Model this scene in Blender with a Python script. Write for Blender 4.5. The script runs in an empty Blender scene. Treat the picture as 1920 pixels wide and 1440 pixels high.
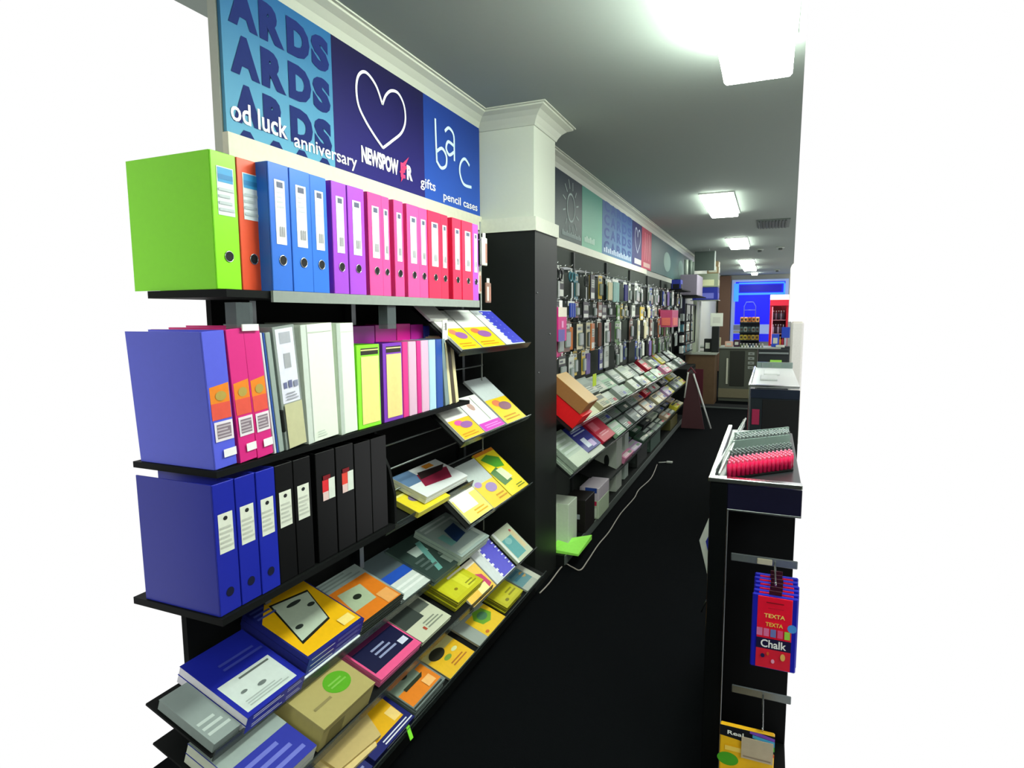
import bpy, math, random
from mathutils import Vector, Matrix
random.seed(7)
scene = bpy.context.scene
C = scene.collection
R = math.radians

# ------------------------------------------------------------------ camera, world, lights, exposure
F_PX = 1140.0                                   # focal length in pixels of a 1920 px wide frame
dY = Vector(((1445-960)/F_PX, (720-590)/F_PX, -1.0)).normalized()
up = Vector((-.0053, 1, .1118)); up = (up - dY*up.dot(dY)).normalized()
dX = dY.cross(up)
rot = Matrix((dX, dY, up))                      # rows are the world axes seen from the camera
cam_d = bpy.data.cameras.new('camera'); cam = bpy.data.objects.new('camera', cam_d); C.objects.link(cam)
cam_d.sensor_width = 36; cam_d.sensor_fit = 'HORIZONTAL'; cam_d.lens = F_PX/1920*36
cam_d.clip_start = .02; cam_d.clip_end = 100
cam.matrix_world = Matrix.Translation((0, 0, 1.5)) @ rot.to_4x4()
scene.camera = cam

scene.view_settings.view_transform = 'Standard'
scene.view_settings.look = 'None'
scene.view_settings.gamma = 1
scene.view_settings.use_curve_mapping = False
scene.view_settings.exposure = 0.0
w = bpy.data.worlds.new('world'); scene.world = w; w.use_nodes = True
w.node_tree.nodes['Background'].inputs[0].default_value = (1, 1, 1, 1)
w.node_tree.nodes['Background'].inputs[1].default_value = 1.0

LAMP_FAR = 26.0       # radiance of the ceiling panels further down the shop and the added unseen ones
LAMP_NEAR = 42.0      # radiance of the ceiling panel close to the camera

# ------------------------------------------------------------------ materials
def lin(c):
    if isinstance(c, str):
        c = c.lstrip('#'); c = [int(c[i:i+2], 16)/255 for i in (0, 2, 4)]
    return [x/12.92 if x <= .04045 else ((x+.055)/1.055)**2.4 for x in c]
_M = {}
def M(col, rough=.45, emit=0, metal=0, spec=.3, alpha=1, noise=.08, scale=60, trans=0, bump=0):
    key = (str(col), rough, emit, metal, spec, alpha, noise, scale, trans, bump)
    if key in _M: return _M[key]
    m = bpy.data.materials.new('mat'); m.use_nodes = True; nt = m.node_tree
    b = nt.nodes['Principled BSDF']; c = lin(col)
    b.inputs['Roughness'].default_value = rough; b.inputs['Metallic'].default_value = metal
    b.inputs['Specular IOR Level'].default_value = spec
    tc = nt.nodes.new('ShaderNodeTexCoord'); n = nt.nodes.new('ShaderNodeTexNoise'); n.inputs['Scale'].default_value = scale
    n.inputs['Detail'].default_value = 3
    nt.links.new(tc.outputs['Object'], n.inputs['Vector'])
    mx = nt.nodes.new('ShaderNodeMix'); mx.data_type = 'RGBA'
    mx.inputs['A'].default_value = [x*(1-noise) for x in c]+[1]; mx.inputs['B'].default_value = [min(1, x*(1+noise)) for x in c]+[1]
    nt.links.new(n.outputs['Fac'], mx.inputs['Factor'])
    nt.links.new(mx.outputs['Result'], b.inputs['Base Color'])
    if bump:
        bp = nt.nodes.new('ShaderNodeBump'); bp.inputs['Strength'].default_value = bump; bp.inputs['Distance'].default_value = .003
        nt.links.new(n.outputs['Fac'], bp.inputs['Height']); nt.links.new(bp.outputs['Normal'], b.inputs['Normal'])
    if emit:
        b.inputs['Emission Color'].default_value = c+[1]; b.inputs['Emission Strength'].default_value = emit
    if alpha < 1: b.inputs['Alpha'].default_value = alpha
    if trans: b.inputs['Transmission Weight'].default_value = trans
    _M[key] = m; return m
BLACK = dict(col='#121414', rough=.6, spec=.12)
def blk(): return M('#131515', .6, spec=.1)
def glossblk(): return M('#0e1011', .18, spec=.35)
def chrome(): return M('#c8cccc', .22, metal=1)
def steel(): return M('#8b9092', .35, metal=1)
def clear(): return M('#dfe9e6', .08, alpha=.28, spec=.6)
def white(): return M('#f2f2ee', .5)

# ------------------------------------------------------------------ mesh builder
_txt = {}
def text_mesh(s, bold):
    k = (s, bold)
    if k not in _txt:
        cu = bpy.data.curves.new('t', 'FONT'); cu.body = s; cu.size = 1; cu.offset = bold; cu.resolution_u = 3
        o = bpy.data.objects.new('t', cu); C.objects.link(o)
        bpy.context.view_layer.update()
        me = bpy.data.meshes.new_from_object(o.evaluated_get(bpy.context.evaluated_depsgraph_get()))
        vs = [(v.co.x, v.co.y) for v in me.vertices]; fs = [tuple(p.vertices) for p in me.polygons]
        bpy.data.objects.remove(o); bpy.data.curves.remove(cu); bpy.data.meshes.remove(me)
        _txt[k] = (vs, fs)
    return _txt[k]

class MB:
    def __init__(s): s.v = []; s.f = []; s.mi = []; s.m = []; s.sm = []
    def mat(s, m):
        if m not in s.m: s.m.append(m)
        return s.m.index(m)
    def add(s, vs, fs, m, smooth=False):
        b = len(s.v); i = s.mat(m); s.v += [tuple(v) for v in vs]
        for f in fs: s.f.append([b+k for k in f]); s.mi.append(i); s.sm.append(smooth)
        return s
    def box(s, x0, x1, y0, y1, z0, z1, m):
        return s.add([(x0,y0,z0),(x1,y0,z0),(x1,y1,z0),(x0,y1,z0),(x0,y0,z1),(x1,y0,z1),(x1,y1,z1),(x0,y1,z1)],
                     [(3,2,1,0),(4,5,6,7),(0,1,5,4),(1,2,6,5),(2,3,7,6),(3,0,4,7)], m)
    def cbox(s, x0, x1, y0, y1, z0, z1, c, m):         # box with every edge chamfered by c
        c = min(c, (x1-x0)*.45, (y1-y0)*.45, (z1-z0)*.45); vs = []; idx = {}
        X = (x0, x1); Y = (y0, y1); Z = (z0, z1)
        for i in (0,1):
            for j in (0,1):
                for k in (0,1):
                    sx, sy, sz = (1-2*i)*c, (1-2*j)*c, (1-2*k)*c
                    idx[i,j,k] = len(vs)
                    vs += [(X[i], Y[j]+sy, Z[k]+sz), (X[i]+sx, Y[j], Z[k]+sz), (X[i]+sx, Y[j]+sy, Z[k])]
        q = []
        def I(i,j,k,a): return idx[i,j,k]+a
        q += [(I(0,0,0,0),I(0,0,1,0),I(0,1,1,0),I(0,1,0,0)), (I(1,0,0,0),I(1,1,0,0),I(1,1,1,0),I(1,0,1,0))]
        q += [(I(0,0,0,1),I(1,0,0,1),I(1,0,1,1),I(0,0,1,1)), (I(0,1,0,1),I(0,1,1,1),I(1,1,1,1),I(1,1,0,1))]
        q += [(I(0,0,0,2),I(0,1,0,2),I(1,1,0,2),I(1,0,0,2)), (I(0,0,1,2),I(1,0,1,2),I(1,1,1,2),I(0,1,1,2))]
        for i in (0,1):
            for j in (0,1): q.append((I(i,j,0,0),I(i,j,0,1),I(i,j,1,1),I(i,j,1,0)))
            for k in (0,1): q.append((I(i,0,k,0),I(i,0,k,2),I(i,1,k,2),I(i,1,k,0)))
        for j in (0,1):
            for k in (0,1): q.append((I(0,j,k,1),I(0,j,k,2),I(1,j,k,2),I(1,j,k,1)))
        for i in (0,1):
            for j in (0,1):
                for k in (0,1): q.append((I(i,j,k,0),I(i,j,k,1),I(i,j,k,2)))
        return s.add(vs, q, m)
    def hexa(s, p, m):                                  # 8 corners, bottom four then top four
        return s.add(p, [(3,2,1,0),(4,5,6,7),(0,1,5,4),(1,2,6,5),(2,3,7,6),(3,0,4,7)], m)
    def rect(s, x0, x1, y0, y1, z, m): return s.add([(x0,y0,z),(x1,y0,z),(x1,y1,z),(x0,y1,z)], [(0,1,2,3)], m)
    def poly(s, pts, z, m): return s.add([(x,y,z) for x,y in pts], [tuple(range(len(pts)))], m)
    def ell(s, cx, cy, rx, ry, z, m, n=24, a0=0):
        return s.poly([(cx+rx*math.cos(a0+2*math.pi*i/n), cy+ry*math.sin(a0+2*math.pi*i/n)) for i in range(n)], z, m)
    def prism(s, pts, z0, z1, m):
        n = len(pts)
        return s.add([(x,y,z0) for x,y in pts]+[(x,y,z1) for x,y in pts],
                     [tuple(range(n-1,-1,-1)), tuple(range(n,2*n))]+[(i,(i+1)%n,n+(i+1)%n,n+i) for i in range(n)], m)
    def tube(s, path, r, m, n=8, closed=False):
        path = [Vector(p) for p in path]; vs = []; fs = []; L = len(path)
        for i, p in enumerate(path):
            a = path[(i-1) % L] if (i or closed) else p; b = path[(i+1) % L] if (i < L-1 or closed) else p
            t = (b-a).normalized(); u = t.orthogonal().normalized() if i == 0 else (u - t*u.dot(t)).normalized()
            v = t.cross(u)
            for k in range(n):
                an = 2*math.pi*k/n; vs.append(p+u*(r*math.cos(an))+v*(r*math.sin(an)))
        for i in range(L if closed else L-1):
            for k in range(n):
                j = (i+1) % L
                fs.append((i*n+k, i*n+(k+1) % n, j*n+(k+1) % n, j*n+k))
        if not closed: fs += [tuple(range(n-1,-1,-1)), tuple(range((L-1)*n, L*n))]
        return s.add(vs, fs, m, True)
    def text(s, t, x, y, wd, h, z, m, bold=.02):        # fits the string in the box wd x h with lower-left x, y
        vs, fs = text_mesh(t, bold)
        if not vs: return s
        x0 = min(v[0] for v in vs); x1 = max(v[0] for v in vs); y0 = min(v[1] for v in vs); y1 = max(v[1] for v in vs)
        return s.add([(x+(a-x0)/(x1-x0)*wd, y+(b-y0)/(y1-y0)*h, z) for a, b in vs], fs, m)
    def build(s, name, parent=None, mat4=None):
        me = bpy.data.meshes.new(name); me.from_pydata(s.v, [], s.f)
        for m in s.m: me.materials.append(m)
        me.polygons.foreach_set('material_index', s.mi); me.polygons.foreach_set('use_smooth', s.sm); me.update()
        o = bpy.data.objects.new(name, me); C.objects.link(o)
        if parent: o.parent = parent
        if mat4 is not None: o.matrix_world = mat4
        return o

def frame(x, y, z, th=0, lean=0, yaw=0):
    """local x runs along the aisle, local y up the slope (th = 0 flat, 90 upright), local z out of the face towards the aisle"""
    t = R(th); m = Matrix(((0, -math.cos(t), math.sin(t), x), (1, 0, 0, y), (0, math.sin(t), math.cos(t), z), (0, 0, 0, 1)))
    return m @ Matrix.Rotation(R(lean), 4, 'Z') if lean else m
def tag(o, label, cat, group=None, kind=None):
    o['label'] = label; o['category'] = cat
    if group: o['group'] = group
    if kind: o['kind'] = kind
    return o
def empty(name, label, cat, mat4, group=None):
    o = bpy.data.objects.new(name, None); C.objects.link(o); o.matrix_world = mat4; o.empty_display_size = .05
    return tag(o, label, cat, group)
def struct(o): o['kind'] = 'structure'; return o
def lab(o, l): o['label'] = l; return o
def dup(o, mat4, label, group=None):
    c = o.copy(); C.objects.link(c); c.matrix_world = mat4; c['label'] = label
    if group: c['group'] = group
    for ch in list(o.children):
        d = ch.copy(); C.objects.link(d); d.parent = c; d.matrix_parent_inverse = Matrix()
        for g in list(ch.children):
            e = g.copy(); C.objects.link(e); e.parent = d; e.matrix_parent_inverse = Matrix()
    return c

def decals(mb, spec, wd, L, z, ox=0, oy=0):
    """printed shapes on a face; positions are fractions of the face"""
    for i, d in enumerate(spec):
        zz = z+.0005*(i+1); k = d[0]
        if k == 'r': _, a, b, c, e, col = d; mb.rect(ox+a*wd, ox+b*wd, oy+c*L, oy+e*L, zz, M(col, .4))
        elif k == 'e': _, a, b, rx, ry, col = d; mb.ell(ox+a*wd, oy+b*L, rx*wd, ry*L, zz, M(col, .4))
        elif k == 'p': mb.poly([(ox+a*wd, oy+b*L) for a, b in d[1]], zz, M(d[2], .4))
        elif k == 't': _, s, a, b, ww, hh, col = d; mb.text(s, ox+a*wd, oy+b*L, ww*wd, hh*L, zz, M(col, .5))
        elif k == 'l':                                  # n thin printed lines
            _, a, b, c, e, n, col = d
            for j in range(n):
                y = c+(e-c)*(j+.5)/n; hh = (e-c)/n*.22
                bb = b-(b-a)*(.25*((j*7) % 3)/2)
                mb.rect(ox+a*wd, ox+bb*wd, oy+(y-hh)*L, oy+(y+hh)*L, zz, M(col, .5))
        elif k == 'b':                                  # barcode
            _, a, b, c, e, col = d; n = 9
            for j in range(n):
                x = a+(b-a)*j/n; mb.rect(ox+x*wd, ox+(x+(b-a)/n*(.3+.25*((j*5) % 3)))*wd, oy+c*L, oy+e*L, zz, M(col, .5))
# ------------------------------------------------------------------ room shell
WX = -1.45; CZ = 2.54; W2 = -1.35
WALLP = M('#b6baae', .6, noise=.03)
mb = MB()
mb.hexa([(WX-.4,1.0,-.05),(.03,1.0,-.05),(.5,17.6,-.05),(WX-.4,17.6,-.05),(WX-.4,1.0,0),(.03,1.0,0),(.5,17.6,0),(WX-.4,17.6,0)], M('#0b0d0f', .95, spec=.03, noise=.5, scale=260, bump=.3))
struct(mb.build('floor'))
mb = MB()
CEIL = M('#8d9791', .85, noise=.02, spec=.1)
mb.hexa([(WX-.4,1.32,CZ),(.045,1.32,CZ),(.5,17.6,CZ),(WX-.4,17.6,CZ),(WX-.4,1.32,CZ+.1),(.045,1.32,CZ+.1),(.5,17.6,CZ+.1),(WX-.4,17.6,CZ+.1)], CEIL)
struct(mb.build('ceiling'))
mb = MB(); mb.box(WX-.03, WX, 1.33, 2.98, 0, CZ, WALLP); struct(mb.build('wall_left'))
mb = MB(); mb.box(W2-.22, W2, 3.31, 17.5, 0, CZ, WALLP); struct(mb.build('wall_left'))
mb = MB(); mb.box(W2, .5, 17.45, 17.6, 0, CZ, M('#a9aaa0', .7)); struct(mb.build('wall_back'))
# unseen rest of the shop, added around the camera to block world light
SH_M = M('#9a9c94', .7)
mb = MB(); mb.box(-1.85, 2.6, -3.2, 1.0, -.05, 0, M('#0b0d0f', .95, spec=.03)); struct(mb.build('floor'))
mb = MB(); mb.box(-1.85, 2.6, -3.2, 1.32, CZ, CZ+.1, CEIL); struct(mb.build('ceiling'))
mb = MB(); mb.box(-1.85, 2.6, -3.3, -3.2, 0, CZ, SH_M); struct(mb.build('wall_front'))
mb = MB(); mb.box(2.6, 2.7, -3.2, 4.2, 0, CZ, SH_M); struct(mb.build('wall_right'))
mb = MB(); mb.box(-1.6, WX, -3.2, .6, 0, CZ, SH_M); struct(mb.build('wall_left'))
# pier between the two bays
mb = MB(); mb.box(-1.57, -1.135, 2.98, 3.31, 0, CZ, M('#c4cabc', .55, noise=.02)); struct(mb.build('wall_pier'))
def cove(path, m):                                      # plaster cove swept along a plan polyline; path = [(x, y, outward corner x, y), ...]
    prof = [(0, -.085), (.006, -.085), (.012, -.07), (.028, -.045), (.052, -.025), (.08, -.014), (.08, -.006), (.092, -.006), (.092, 0), (0, 0)]
    mb = MB(); n = len(prof); vs = []; fs = []
    for x, y, ox, oy in path:
        for d, h in prof: vs.append((x+ox*d, y+oy*d, CZ+h))
    for i in range(len(path)-1):
        for k in range(n): fs.append((i*n+k, i*n+(k+1) % n, (i+1)*n+(k+1) % n, (i+1)*n+k))
    fs += [tuple(range(n)), tuple(range(len(vs)-1, len(vs)-n-1, -1))]
    mb.add(vs, fs, m); return mb
CORN = M('#b9beb0', .5, noise=.02)
struct(cove([(WX,1.33,1,0),(WX,2.98,1,-1),(-1.135,2.98,1,-1),(-1.135,3.31,1,1),(W2,3.31,1,1),(W2,17.45,1,0)], CORN).build('trim_1'))
mb = MB(); mb.box(-1.45, -1.118, 2.96, 3.33, 1.935, 2.005, M('#d0d4c4', .5)); struct(mb.build('trim_2'))
mb = MB(); mb.box(WX, WX+.022, 1.33, 2.975, 1.95, 2.022, M('#d2d1bc', .5)); struct(mb.build('trim_3'))
mb = MB(); mb.box(W2, W2+.025, 3.33, 7.1, 1.965, 2.02, M('#e6e9d6', .5)); struct(mb.build('trim_4'))
mb = MB(); mb.prism([(-1.448, 2.968), (-1.125, 2.968), (-1.125, 3.318), (-1.134, 3.318), (-1.134, 2.979), (-1.448, 2.979)], 0, 1.934, M('#1b1e1c', .45, spec=.2)); c = mb.build('pier_cladding')
tag(c, 'black panel cladding on the lower part of the white pier', 'cladding')
for z, y in ((1.62, 3.0), (1.4, 3.2), (1.2, 3.02)):
    b = MB(); b.tube([(0,0,-.002),(0,0,.003)], .005, steel(), 10); b.build('screw_cap', c, frame(-1.125, y, z, 90))

# ------------------------------------------------------------------ sign boards over the shelves
def sign(name, label, x, y0, y1, z0, z1, col):
    o = empty(name, label, 'sign', frame(x, y0, z0, 90), 'printed header boards along the wall')
    m = MB(); m.box(0, y1-y0, 0, z1-z0, 0, .012, col); m.build('board', o); return o
SX = WX+.001; SH = .455
def printed_grad(c1, c2):                               # the board's own two-tone print
    m = bpy.data.materials.new('print'); m.use_nodes = True; nt = m.node_tree; b = nt.nodes['Principled BSDF']
    tc = nt.nodes.new('ShaderNodeTexCoord'); sp = nt.nodes.new('ShaderNodeSeparateXYZ'); cr = nt.nodes.new('ShaderNodeValToRGB')
    mr = nt.nodes.new('ShaderNodeMapRange'); mr.inputs['From Max'].default_value = SH
    nt.links.new(tc.outputs['Object'], sp.inputs[0]); nt.links.new(sp.outputs['Y'], mr.inputs['Value']); nt.links.new(mr.outputs[0], cr.inputs[0])
    cr.color_ramp.elements[0].color = lin(c1)+[1]; cr.color_ramp.elements[1].color = lin(c2)+[1]
    nt.links.new(cr.outputs[0], b.inputs['Base Color']); b.inputs['Roughness'].default_value = .5; b.inputs['Specular IOR Level'].default_value = .15
    return m
def stroke(pts, w_, z, m, mb):                          # flat ribbon through the points
    P = [Vector(p) for p in pts]; vs = []
    for i, p in enumerate(P):
        t = (P[min(i+1, len(P)-1)]-P[max(i-1, 0)]).normalized(); nn = Vector((-t.y, t.x))*w_/2
        vs += [(p.x-nn.x, p.y-nn.y, z), (p.x+nn.x, p.y+nn.y, z)]
    mb.add(vs, [(2*i, 2*i+2, 2*i+3, 2*i+1) for i in range(len(P)-1)], m)
def spline(pts, n=8, closed=False):
    P = [Vector(p) for p in pts]; out = []; L = len(P)
    rng = L if closed else L-1
    for i in range(rng):
        a = P[(i-1) % L] if (closed or i) else P[0]; b = P[i % L]; c = P[(i+1) % L]; d = P[(i+2) % L] if (closed or i < L-2) else P[-1]
        for k in range(n):
            t = k/n; out.append(.5*((2*b)+(c-a)*t+(2*a-5*b+4*c-d)*t*t+(3*b-a-3*c+d)*t**3))
    out.append(P[0] if closed else P[-1]); return out
o = sign('header_sign', 'light blue header board repeating ARDS in navy over the green and orange binders', SX, 1.335, 1.803, 2.025, 2.48, printed_grad('#5fa0bf', '#1f5a8c'))
m = MB(); nv = M('#1c2a66', .6, spec=.1)
for bz in (2.33, 2.195, 2.06):
    for ch, a, b in (('A', 1.36, 1.468), ('R', 1.475, 1.575), ('D', 1.588, 1.692), ('S', 1.7, 1.788)):
        m.text(ch, a-1.335, bz-2.025, b-a, .112, .0135, nv, .07)
for a in (1.36, 1.475, 1.588, 1.7):                     # tops of the last row, which runs off the board edge
    m.poly([(a-1.335+.02, .0), (a-1.335+.075, .0), (a-1.335+.06, .018), (a-1.335+.035, .018)], .0135, nv)
m.build('lettering', o)
m = MB(); m.text('od luck', .015, .035, .222, .06, .0145, white(), .015); m.text('anniversary', .265, .008, .325, .055, .0145, white(), .01)
lab(m.build('caption', o), 'white greeting words')
o = sign('header_sign', 'navy header board with a white heart outline over the purple binders', SX, 1.804, 2.412, 2.025, 2.48, printed_grad('#2a2670', '#110f38'))
m = MB()
heart = [(2.268,2.375),(2.215,2.345),(2.16,2.36),(2.105,2.325)]
H = [(2.1,2.328),(2.06,2.385),(2.0,2.412),(1.955,2.39),(1.936,2.34),(1.945,2.28),(1.985,2.235),(2.04,2.195),(2.095,2.162)]
H2 = [(2.095,2.162),(2.16,2.205),(2.23,2.255),(2.262,2.31),(2.255,2.37),(2.215,2.405),(2.165,2.4),(2.125,2.37),(2.1,2.328)]
for h_ in (H, H2): stroke([(a-1.804, b-2.025) for a, b in spline(h_)], .011, .0145, M('#eef0f4', .5), m)
m.build('heart_outline', o)
m = MB(); m.text('NEWSPOW', .150, .052, .248, .062, .0145, M('#f4f4ee', .5), .05); m.text('R', .46, .05, .045, .06, .0145, M('#f4f4ee', .5), .05)
m.poly([(.412,.03),(.438,.055),(.425,.06),(.462,.1),(.448,.104),(.478,.145),(.43,.11),(.442,.104),(.402,.068),(.42,.064)], .0155, M('#d23a6a', .5))
m.text('E', .413, .05, .034, .06, .015, M('#e0407a', .5), .05)
lab(m.build('shop_name', o), 'white shop name with a pink flash')
o = sign('header_sign', 'bright blue header board with handwritten a b c beside the white pier', SX, 2.413, 2.972, 2.025, 2.48, printed_grad('#2c56b4', '#16327c'))
m = MB(); wm = M('#cfe6ee', .5)
def S(pts, w_=.014): stroke([(a-2.413, b-2.025) for a, b in spline(pts, 6)], w_, .0145, wm, m)
S([(2.512,2.392),(2.515,2.3),(2.52,2.2)]); S([(2.52,2.25),(2.57,2.275),(2.61,2.25),(2.605,2.205),(2.56,2.185),(2.522,2.205)])
m.build('letter', o); m = MB()
S([(2.6,2.36),(2.64,2.385),(2.685,2.365),(2.69,2.3),(2.69,2.245)]); S([(2.685,2.315),(2.63,2.32),(2.61,2.285),(2.64,2.262),(2.685,2.285)])
m.build('letter', o); m = MB()
S([(2.85,2.258),(2.8,2.28),(2.755,2.25),(2.745,2.2),(2.785,2.155),(2.87,2.155)])
m.build('letter', o); m = MB()
m.text('gifts', -.04, .03, .13, .055, .0145, white(), .01); m.build('caption', o); m = MB(); m.text('pencil cases', .163, .008, .36, .05, .0145, white(), .01)
m.build('caption', o)
# second wall
X2 = W2+.001
o = sign('header_sign', 'dark grey header board with a chalk drawn sun just past the pier', X2, 3.33, 4.525, 2.025, 2.48, printed_grad('#54625f', '#1f2a3a'))
m = MB(); g = M('#9fb0ac', .6); cx, cz = .915, .235
stroke([(cx+.09*math.cos(a*math.pi/12), cz+.095*math.sin(a*math.pi/12)) for a in range(25)], .014, .0145, g, m)
for a in range(12):
    t = a*math.pi/6+.2; stroke([(cx+.13*math.cos(t), cz+.13*math.sin(t)), (cx+.19*math.cos(t+.12), cz+.19*math.sin(t))], .01, .0145, g, m)
for k in range(14): m.rect(.72+k*.032, .742+k*.032, .03, .055+(.012 if k % 3 == 0 else 0), .0145, g)
m.build('sun_drawing', o)
o = sign('header_sign', 'pale mint green header board beside the sun board', X2, 4.53, 5.125, 2.025, 2.48, printed_grad('#86c2a4', '#3f8577'))
m = MB(); [m.rect(.06+k*.05, .1+k*.05, .04, .075+.012*(k % 2), .0145, M('#b8dcc8', .5)) for k in range(6)]; m.build('caption', o)
o = sign('header_sign', 'steel blue header board with faint repeated capitals beside the mint board', X2, 5.13, 6.33, 2.025, 2.48, printed_grad('#5c82a8', '#2f4f80'))
m = MB(); nb = M('#2f4a86', .6)
for r_ in range(4):
    for k, ch in enumerate('CARDS'): m.text(ch, .06+k*.23, .03+r_*.112, .18, .09, .0135, nb, .04)
for k in range(16): m.rect(.05+k*.07, .1+k*.07, .02, .055+.012*(k % 2), .0145, M('#b9cbe0', .5))
m.build('lettering', o)
o = sign('header_sign', 'far navy header board with a small pale heart beside the red board', X2, 6.335, 6.84, 2.025, 2.48, printed_grad('#2d2f72', '#1c2054'))
m = MB()
for h_ in (H, H2): stroke([((a-1.8)*.85+.02, b-2.025) for a, b in spline(h_)], .018, .0145, M('#aab0c8', .5), m)
m.rect(.12, .48, .02, .075, .0145, M('#d8d8d4', .5)); m.build('heart_outline', o)
o = sign('header_sign', 'crimson red header board along the far wall', X2, 6.845, 7.43, 2.025, 2.48, printed_grad('#c23a5c', '#9c3048'))
m = MB(); [m.rect(.15+k*.12, .19+k*.12, .1, .4, .0145, M('#d8607c', .5)) for k in range(3)]; m.rect(.1, .5, .02, .07, .0145, M('#e0b0a8', .5)); m.build('caption', o)
o = sign('header_sign', 'long dull teal header board beyond the red board', X2, 7.435, 11.5, 2.025, 2.48, printed_grad('#4f6d6c', '#2f4650'))
m = MB(); m.ell(1.2, .2, .3, .13, .0145, M('#7c9890', .6)); m.build('faded_picture', o)
m = MB(); m.ell(2.6, .2, .3, .13, .0145, M('#6d8a84', .6)); m.build('faded_picture', o)

# ------------------------------------------------------------------ ceiling lights, vent, sprinklers
def lamp(x0, x1, y0, y1, drop, strength, label, col='#f6fff2'):
    cx, cy = (x0+x1)/2, (y0+y1)/2
    o = empty('ceiling_light', label, 'ceiling light', Matrix.Translation((cx, cy, CZ)), 'rectangular ceiling lights')
    a, b = (x1-x0)/2, (y1-y0)/2
    m = MB(); m.box(-a-.012, a+.012, -b-.012, b+.012, -.012, 0, M('#e8ece6', .5)); m.build('frame', o)
    m = MB(); m.cbox(-a, a, -b, b, -drop, -.012, .01, M(col, .5, emit=strength)); m.build('diffuser', o)
for (x0, y0) in ((-.9, -2.2), (.9, -2.2), (1.1, -.6)):  # unseen lamps added behind the camera to light the near shelves
    lamp(x0, x0+.3, y0, y0+1.2, .05, LAMP_FAR, 'unseen ceiling light added behind the camera')
lamp(-.2, .04, 1.5, 2.6, .16, LAMP_NEAR, 'large glaring ceiling light nearest the camera at the top right')
for (y0, y1, t) in ((5.6, 6.72, 'ceiling light nearest beyond the glare, the biggest panel seen whole'), (8.92, 10.04, 'second whole ceiling light panel down the shop, beyond the vent'),
                    (12.5, 13.6, 'third whole ceiling light panel down the shop'), (14.2, 15.1, 'fourth whole ceiling light panel, close behind the third'),
                    (16.3, 16.7, 'tiny farthest ceiling light just before the blue window')):
    lamp(-.6+(.12 if y0 > 16 else 0), -.34, y0, y1, .05, LAMP_FAR, t)
o = empty('air_vent', 'dull grey louvred air vent set in the ceiling', 'vent', Matrix.Translation((-.01, 7.72, CZ)))
m = MB(); m.box(-.17, .17, -.34, .34, -.012, 0, M('#5f6a64', .6)); m.build('frame', o)
m = MB()
for k in range(9): m.hexa([(-.15+k*.034,-.31,-.022),(-.135+k*.034,-.31,-.022),(-.135+k*.034,.31,-.022),(-.15+k*.034,.31,-.022),(-.155+k*.034,-.31,-.012),(-.14+k*.034,-.31,-.012),(-.14+k*.034,.31,-.012),(-.155+k*.034,.31,-.012)], M('#4b5550', .6))
m.build('louvre', o)
for x, y, t in ((.1, 10.4, 'small round ceiling sensor right of the second whole light'), (-.2, 10.6, 'small round ceiling sprinkler beside the second whole light'), (.1, 15.6, 'small round ceiling sensor by the farthest lights')):
    o = empty('ceiling_sensor', t, 'sensor', Matrix.Translation((x, y, CZ)))
    m = MB(); m.tube([(0,0,0),(0,0,-.02)], .06, M('#9aa29a', .5), 14); m.build('base', o)
    m = MB(); m.tube([(0,0,-.02),(0,0,-.05)], .03, M('#4c524e', .5), 12); m.build('head', o)
#SECTION2

# ------------------------------------------------------------------ near shelving bay
fx = empty('shelving_unit', 'black wall shelving unit with sloping trays left of the pier', 'shelving', Matrix.Translation((-1.4, 2.0, 0)))
def fpart(name, boxes, m, x=-1.4, y=2.0, par=None):
    b = MB()
    for q in boxes: b.box(q[0]-x, q[1]-x, q[2]-y, q[3]-y, q[4], q[5], m)
    return b.build(name, par or fx)
fpart('back_panel', [(-1.449, -1.43, 1.24, 2.955, .0, 1.93), (-1.449, -1.43, 1.10, 1.24, .0, .80)], M('#0f1111', .7, spec=.08))
fpart('plinth', [(-1.43, -1.12, 1.14, 2.955, 0, .10)], blk())
fpart('shelf', [(-1.43, -1.165, 1.055, 2.40, 1.548, 1.566)], blk())
pr = fpart('price_rail', [(-1.163, -1.155, 1.19, 2.375, 1.538, 1.567)], M('#8e9690', .4, spec=.4)); lab(pr, 'grey plastic price rail')
fpart('shelf', [(-1.43, -1.15, .985, 2.26, 1.135, 1.150)], blk())
fpart('shelf', [(-1.43, -1.13, .96, 1.66, .795, .812)], blk())
b = MB(); b.prism([(-.3, 0), (0, 0), (.0, .10), (-.02, .19), (-.06, .27), (-.08, .33), (-.3, .33)], -.006, .006, blk())
e = b.build('end_board', fx); e.matrix_parent_inverse = Matrix()
e.matrix_local = Matrix.Translation((.27, -.335, .81)) @ Matrix(((1,0,0,0),(0,0,-1,0),(0,1,0,0),(0,0,0,1)))
# uprights and wires
for y in (1.36, 1.83, 2.69):
    fpart('upright', [(-1.43, -1.40, y-.012, y+.012, .1, 1.93)], steel())
b = MB(); b.tube([(.10, .69, .42), (.10, .69, 1.95)], .004, M('#9aa09a', .4), 6); b.build('upright_wire', fx)
for x, z, y0, y1 in ((.10,.84,1.66,2.70),(.10,.70,1.10,2.70),(.12,1.03,1.66,2.70),(.16,.955,1.66,2.6),(.10,1.38,2.1,2.7),(.1,1.26,2.25,2.7),(.1,.50,1.0,2.7)):
    b = MB(); b.tube([(x, y0-2.0, z), (x, y1-2.0, z)], .0035, M('#6f7674', .35, metal=.6), 6); b.build('back_rail', fx)
for y in (1.10, 1.72):                                  # clear shelf brackets seen under the top shelf
    fpart('bracket', [(-1.2, -1.165, y-.02, y+.03, 1.46, 1.536)], M('#5c6668', .15, alpha=.6))
b = fpart('price_ticket', [(-1.156, -1.153, 1.085, 1.135, 1.468, 1.484)], white())
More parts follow.
